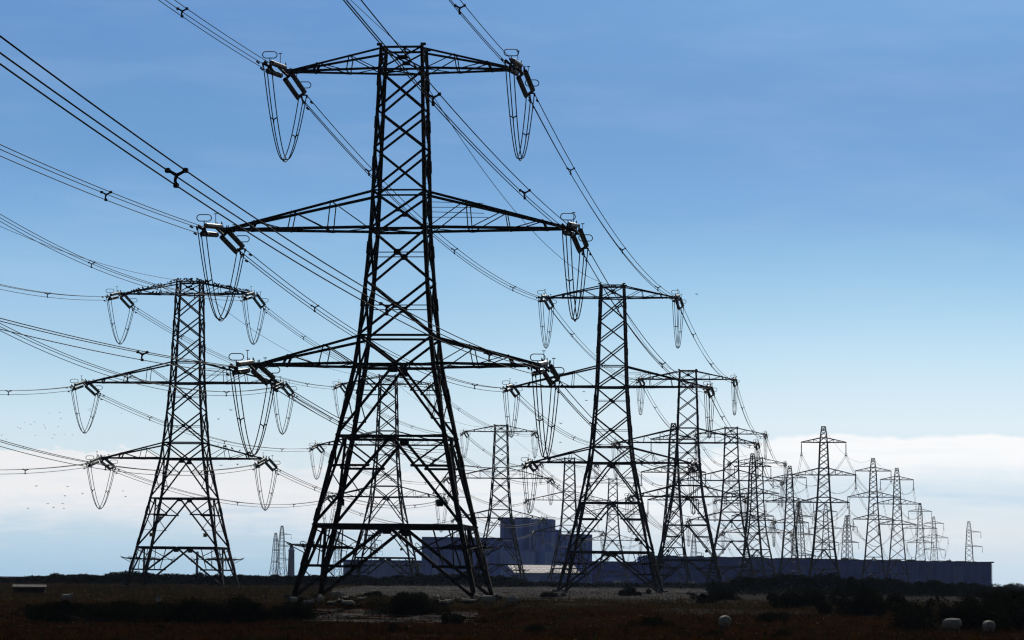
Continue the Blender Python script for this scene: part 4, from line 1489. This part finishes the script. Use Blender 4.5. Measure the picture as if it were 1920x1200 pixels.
SH = {k: sheep_mesh(k) for k in ('standing', 'grazing', 'lying')}
flock = [
    (-35.1, 238.2, 'standing', 0.1, 0.66, 'lone pale sheep standing in grass at far left near the trough'),
    (-27.7, 236.8, 'standing', -1.2, 0.6, 'sheep half hidden behind the left gorse clump'),
    (-17.3, 239., 'standing', 2.2, 0.62, 'dark shaded sheep at the outermost front pylon foot'),
    (-15.97, 236.8, 'lying', .3, 0.66, 'sheep lying beside the dark one at the front pylon foot'),
    (-15.17, 239.4, 'standing', 1.75, 0.78, 'tall sheep standing tail on among those lying by the front pylon'),
    (-14.3, 239.5, 'lying', .2, 0.55, 'small sheep lying right behind the tall standing one'),
    (-15.99, 274.5, 'grazing', 3.3, 0.7, 'sheep grazing farther back between the front pylon feet'),
    (-14.0, 246., 'lying', 1.9, 0.55, 'sheep lying just behind the large lying one'),
    (-12.7, 233.6, 'lying', 2.9, 0.78, 'large sheep lying nearest the small shingle bank'),
    (-12.48, 250.5, 'lying', .4, 0.55, 'solitary bright sheep lying left of the round gorse bush'),
    (-14.0, 254.2, 'lying', .8, 0.5, 'little sheep lying behind the others, only its back showing'),
    (-6.25, 251.5, 'standing', 1.4, 0.62, 'sheep partly behind the right side of the round gorse bush'),
    (-5.47, 243., 'lying', 3.0, 0.66, 'lowest of three sheep right of the round gorse bush, lying'),
    (-5.15, 248., 'lying', .2, 0.66, 'rightmost of three sheep beside the round gorse bush'),
    (-3.76, 248.8, 'lying', 2.7, 0.66, 'sheep lying leftmost in the group under the right front pylon foot'),
    (-3.2, 250.2, 'lying', .5, 0.5, 'little sheep lying between two others under the right pylon foot'),
    (-2.98, 253.2, 'standing', 1.6, 0.72, 'sheep standing tail on left of the broad standing one'),
    (-1.9, 244.2, 'standing', .08, 0.88, 'broad sheep standing sideways against the right front pylon foot'),
    (.05, 243.5, 'grazing', -.35, 0.8, 'sheep grazing just outside the right front pylon foot'),
    (26.0, 443., 'lying', 1.2, 1.0, 'far sheep lying alone on shingle before the bramble thicket'),
    (13.8, 195.6, 'grazing', 1.75, 1.02, 'lone nearer sheep grazing tail on in the brown grass'),
    (28.5, 195.4, 'grazing', 2.25, 1.05, 'left one of the two nearest sheep before the largest gorse mass'),
    (29.6, 187.5, 'grazing', 1.7, 1.0, 'right one of the two nearest sheep before the largest gorse mass'),
]
for x_, y_, k_, rz, s_, lb in flock:
    o = obj('sheep', SH[k_], None, (x_, y_, gz(x_, y_) + gnoise(x_, y_) - .02), (0, 0, rz))
    o.scale = (s_, s_, s_)
    tag(o, lb, 'sheep', 'sheep under the pylons')


# ------------------------------------------------------------------ birds
def bird_mesh(kind):
    mb = MB()
    if kind == 'perched':
        ell(mb, (0, 0, .17), (.13, .075, .10), 10, 8)
        ell(mb, (.10, 0, .28), (.065, .055, .055), 8, 6)
        mb.tube([(.15, 0, .28), (.21, 0, .27)], [.02, .004], 5)
        mb.tube([(-.08, 0, .13), (-.26, 0, .05)], [.05, .025], 6)
        for s_ in (-1, 1):
            mb.tube([(0, s_ * .03, .10), (.01, s_ * .03, -.01)], .012, 4)
        return remeshed(mb, 'bird', .018, 'bird')
    ell(mb, (0, 0, 0), (.17, .06, .06), 10, 8)
    ell(mb, (.17, 0, .02), (.06, .045, .045), 8, 6)
    mb.tube([(-.12, 0, 0), (-.30, 0, .0)], [.04, .05], 6)
    up_ = {'up': .18, 'flat': .03, 'down': -.14}[kind]
    for s_ in (-1, 1):
        a, b, c = V((.06, s_ * .04, .02)), V((.03, s_ * .24, .02 + up_)), V((-.10, s_ * .46, .02 + up_ * 1.3))
        mb.tube([a, b, c], [.07, .055, .02], 6)
    return remeshed(mb, 'bird', .022, 'bird')


BD = {k: bird_mesh(k) for k in ('perched', 'up', 'flat', 'down')}
for m_ in BD.values():
    m_.materials.clear(); m_.materials.append(M['bird'])
fly = [(-80.3, 23.6), (-79.5, 23.0), (-77.8, 24.9), (-77.4, 24.7), (-76.7, 25.6), (-75.8, 25.4), (-75.2, 25.7), (-75.0, 23.6), (-73.7, 25.3), (-73.5, 24.8), (-72.9, 27.1), (-72.0, 23.8), (-72.3, 23.2), (-71.5, 25.0), (-71.3, 27.3), (-71.1, 26.3), (-70.5, 23.8), (-69.1, 23.8), (-67.7, 24.7), (-66.8, 27.7), (-66.5, 27.9), (-66.4, 27.5), (-66.3, 26.9), (-66.0, 28.3), (-65.6, 27.2), (-61.6, 27.2), (-76.8, 21.8)]
fly2 = [(-74.6, 15.7), (-69.7, 15.7), (-70.1, 14.3), (-67.3, 14.6), (-72.7, 13.0), (-70.4, 13.1), (-71.8, 12.4), (-70.2, 12.3), (-75.8, 12.3), (-63.6, 15.0), (-61.0, 15.1), (-60.6, 14.3)]
for i, (x_, z_) in enumerate(fly + fly2):
    up2 = i < len(fly)
    y_ = 470 + 6 * math.sin(i * 2.1)
    o = obj('bird', BD[('up', 'flat', 'down')[i % 3]], None, (x_ * y_ / 470, y_, 1.75 + (z_ - 1.75) * y_ / 470), (0, 0, random.uniform(0, 6.28)))
    o.scale = (.42 if up2 else .62,) * 3
    tag(o, 'tiny dark bird flying in the upper flock left of the left pylon' if up2 else 'tiny dark bird flying in the lower flock left of the left pylon', 'bird',
        'upper flock of flying birds' if up2 else 'lower flock of flying birds')
lone = [(6.6, 21.1, 'left of the second right row pylon, above the lowest arms'), (6.6, 23.7, 'just above another bird left of the second right row pylon'), (25.6, 42.2, 'highest, right of the second right row pylon top'),
        (-1.6, 19.3, 'between front pylon and its right neighbour'), (-39.7, 25.1, 'left of the long jumper loop of the front pylon'), (-41.4, 23.9, 'close under another bird near the long jumper loop'),
        (-40.9, 17.4, 'below the right lowest arm of the left pylon'), (-38.6, 17.5, 'near the right lowest insulators of the left pylon'),
        (9.8, 28.3, 'before the middle arm tip of the second right row pylon'), (10.2, 27.0, 'below the middle arm of the second right row pylon')]
for i, (x_, z_, lb) in enumerate(lone):
    o = obj('bird', BD[('flat', 'up', 'down')[i % 3]], None, (x_, 420, z_), (0, 0, i * 1.3))
    o.scale = (.7,) * 3
    tag(o, 'tiny bird in flight ' + lb, 'bird', 'single birds in the sky')
loc, r_ = PY['L0']
Rz = Matrix.Rotation(r_, 3, 'Z')
rr = random.Random(3)


def perch(p, label, group):
    o = obj('bird', BD['perched'], None, loc + Rz @ V(p), (0, 0, rr.uniform(0, 6.28)))
    s_ = rr.uniform(1.0, 1.45)
    o.scale = (s_,) * 3
    tag(o, label, 'bird', group)


for ai, cnt in ((0, 78), (2, 10)):
    zb, zt, half = ARMS[ai][:3]
    for k in range(cnt):
        sd_ = rr.choice((-1, 1)) if ai == 0 else 1
        t = rr.uniform(.02, .97)
        sy_ = rr.choice((-1, 1))
        P0 = V((sd_ * WX(zt) / 2, sy_ * WX(zt) / 2 * DR, zt)); P1 = V((sd_ * (half - .5), sy_ * .22, zb + .28))
        perch(P0.lerp(P1, t) + V((0, 0, .02)), f'small dark bird perched along the sloping {AN[ai]} arm of the left pylon', f'birds on the {AN[ai]} arm of the left pylon')
for k in range(34):
    perch((rr.uniform(-2, 2), rr.choice((-1, 1)) * 1.62, 50.02), 'small dark bird perched on the flat crown of the left pylon', 'birds on the crown of the left pylon')
for k in range(34):
    sd_ = rr.choice((-1, 1)); t = rr.uniform(.0, .95); sy_ = rr.choice((-1, 1))
    P0 = V((sd_ * WX(47.84) / 2, sy_ * WX(47.84) / 2 * DR, 47.84)); P1 = V((sd_ * 10.75, sy_ * .22, 47.84))
    perch(P0.lerp(P1, t) + V((0, 0, .1)), 'small dark bird perched on the level bottom rail of the top arm of left pylon', 'birds on the bottom rail of the top arm')

# ------------------------------------------------------------------ sea air
mb = MB()
mb.add([(x_, y_, z_) for z_ in (-4., 66.) for x_, y_ in ((-1500, -90), (1500, -90), (1500, 3700), (-1500, 3700))],
       [(3, 2, 1, 0), (4, 5, 6, 7), (0, 1, 5, 4), (1, 2, 6, 5), (2, 3, 7, 6), (3, 0, 4, 7)])
hm = bpy.data.materials.new('sea_haze')
hm.use_nodes = True
for nd in list(hm.node_tree.nodes):
    hm.node_tree.nodes.remove(nd)
g = NT(hm.node_tree)
ou = g.n('ShaderNodeOutputMaterial')
pv = g.n('ShaderNodeVolumePrincipled', i_Density=HAZE, i_Anisotropy=.2)
pv.inputs['Color'].default_value = (.50, .66, 1., 1)
g.l(pv.outputs[0], ou.inputs['Volume'])
hz = mb.build('haze', hm)
tag(hz, 'pale blue sea haze over the whole flat', None, None, 'stuff')
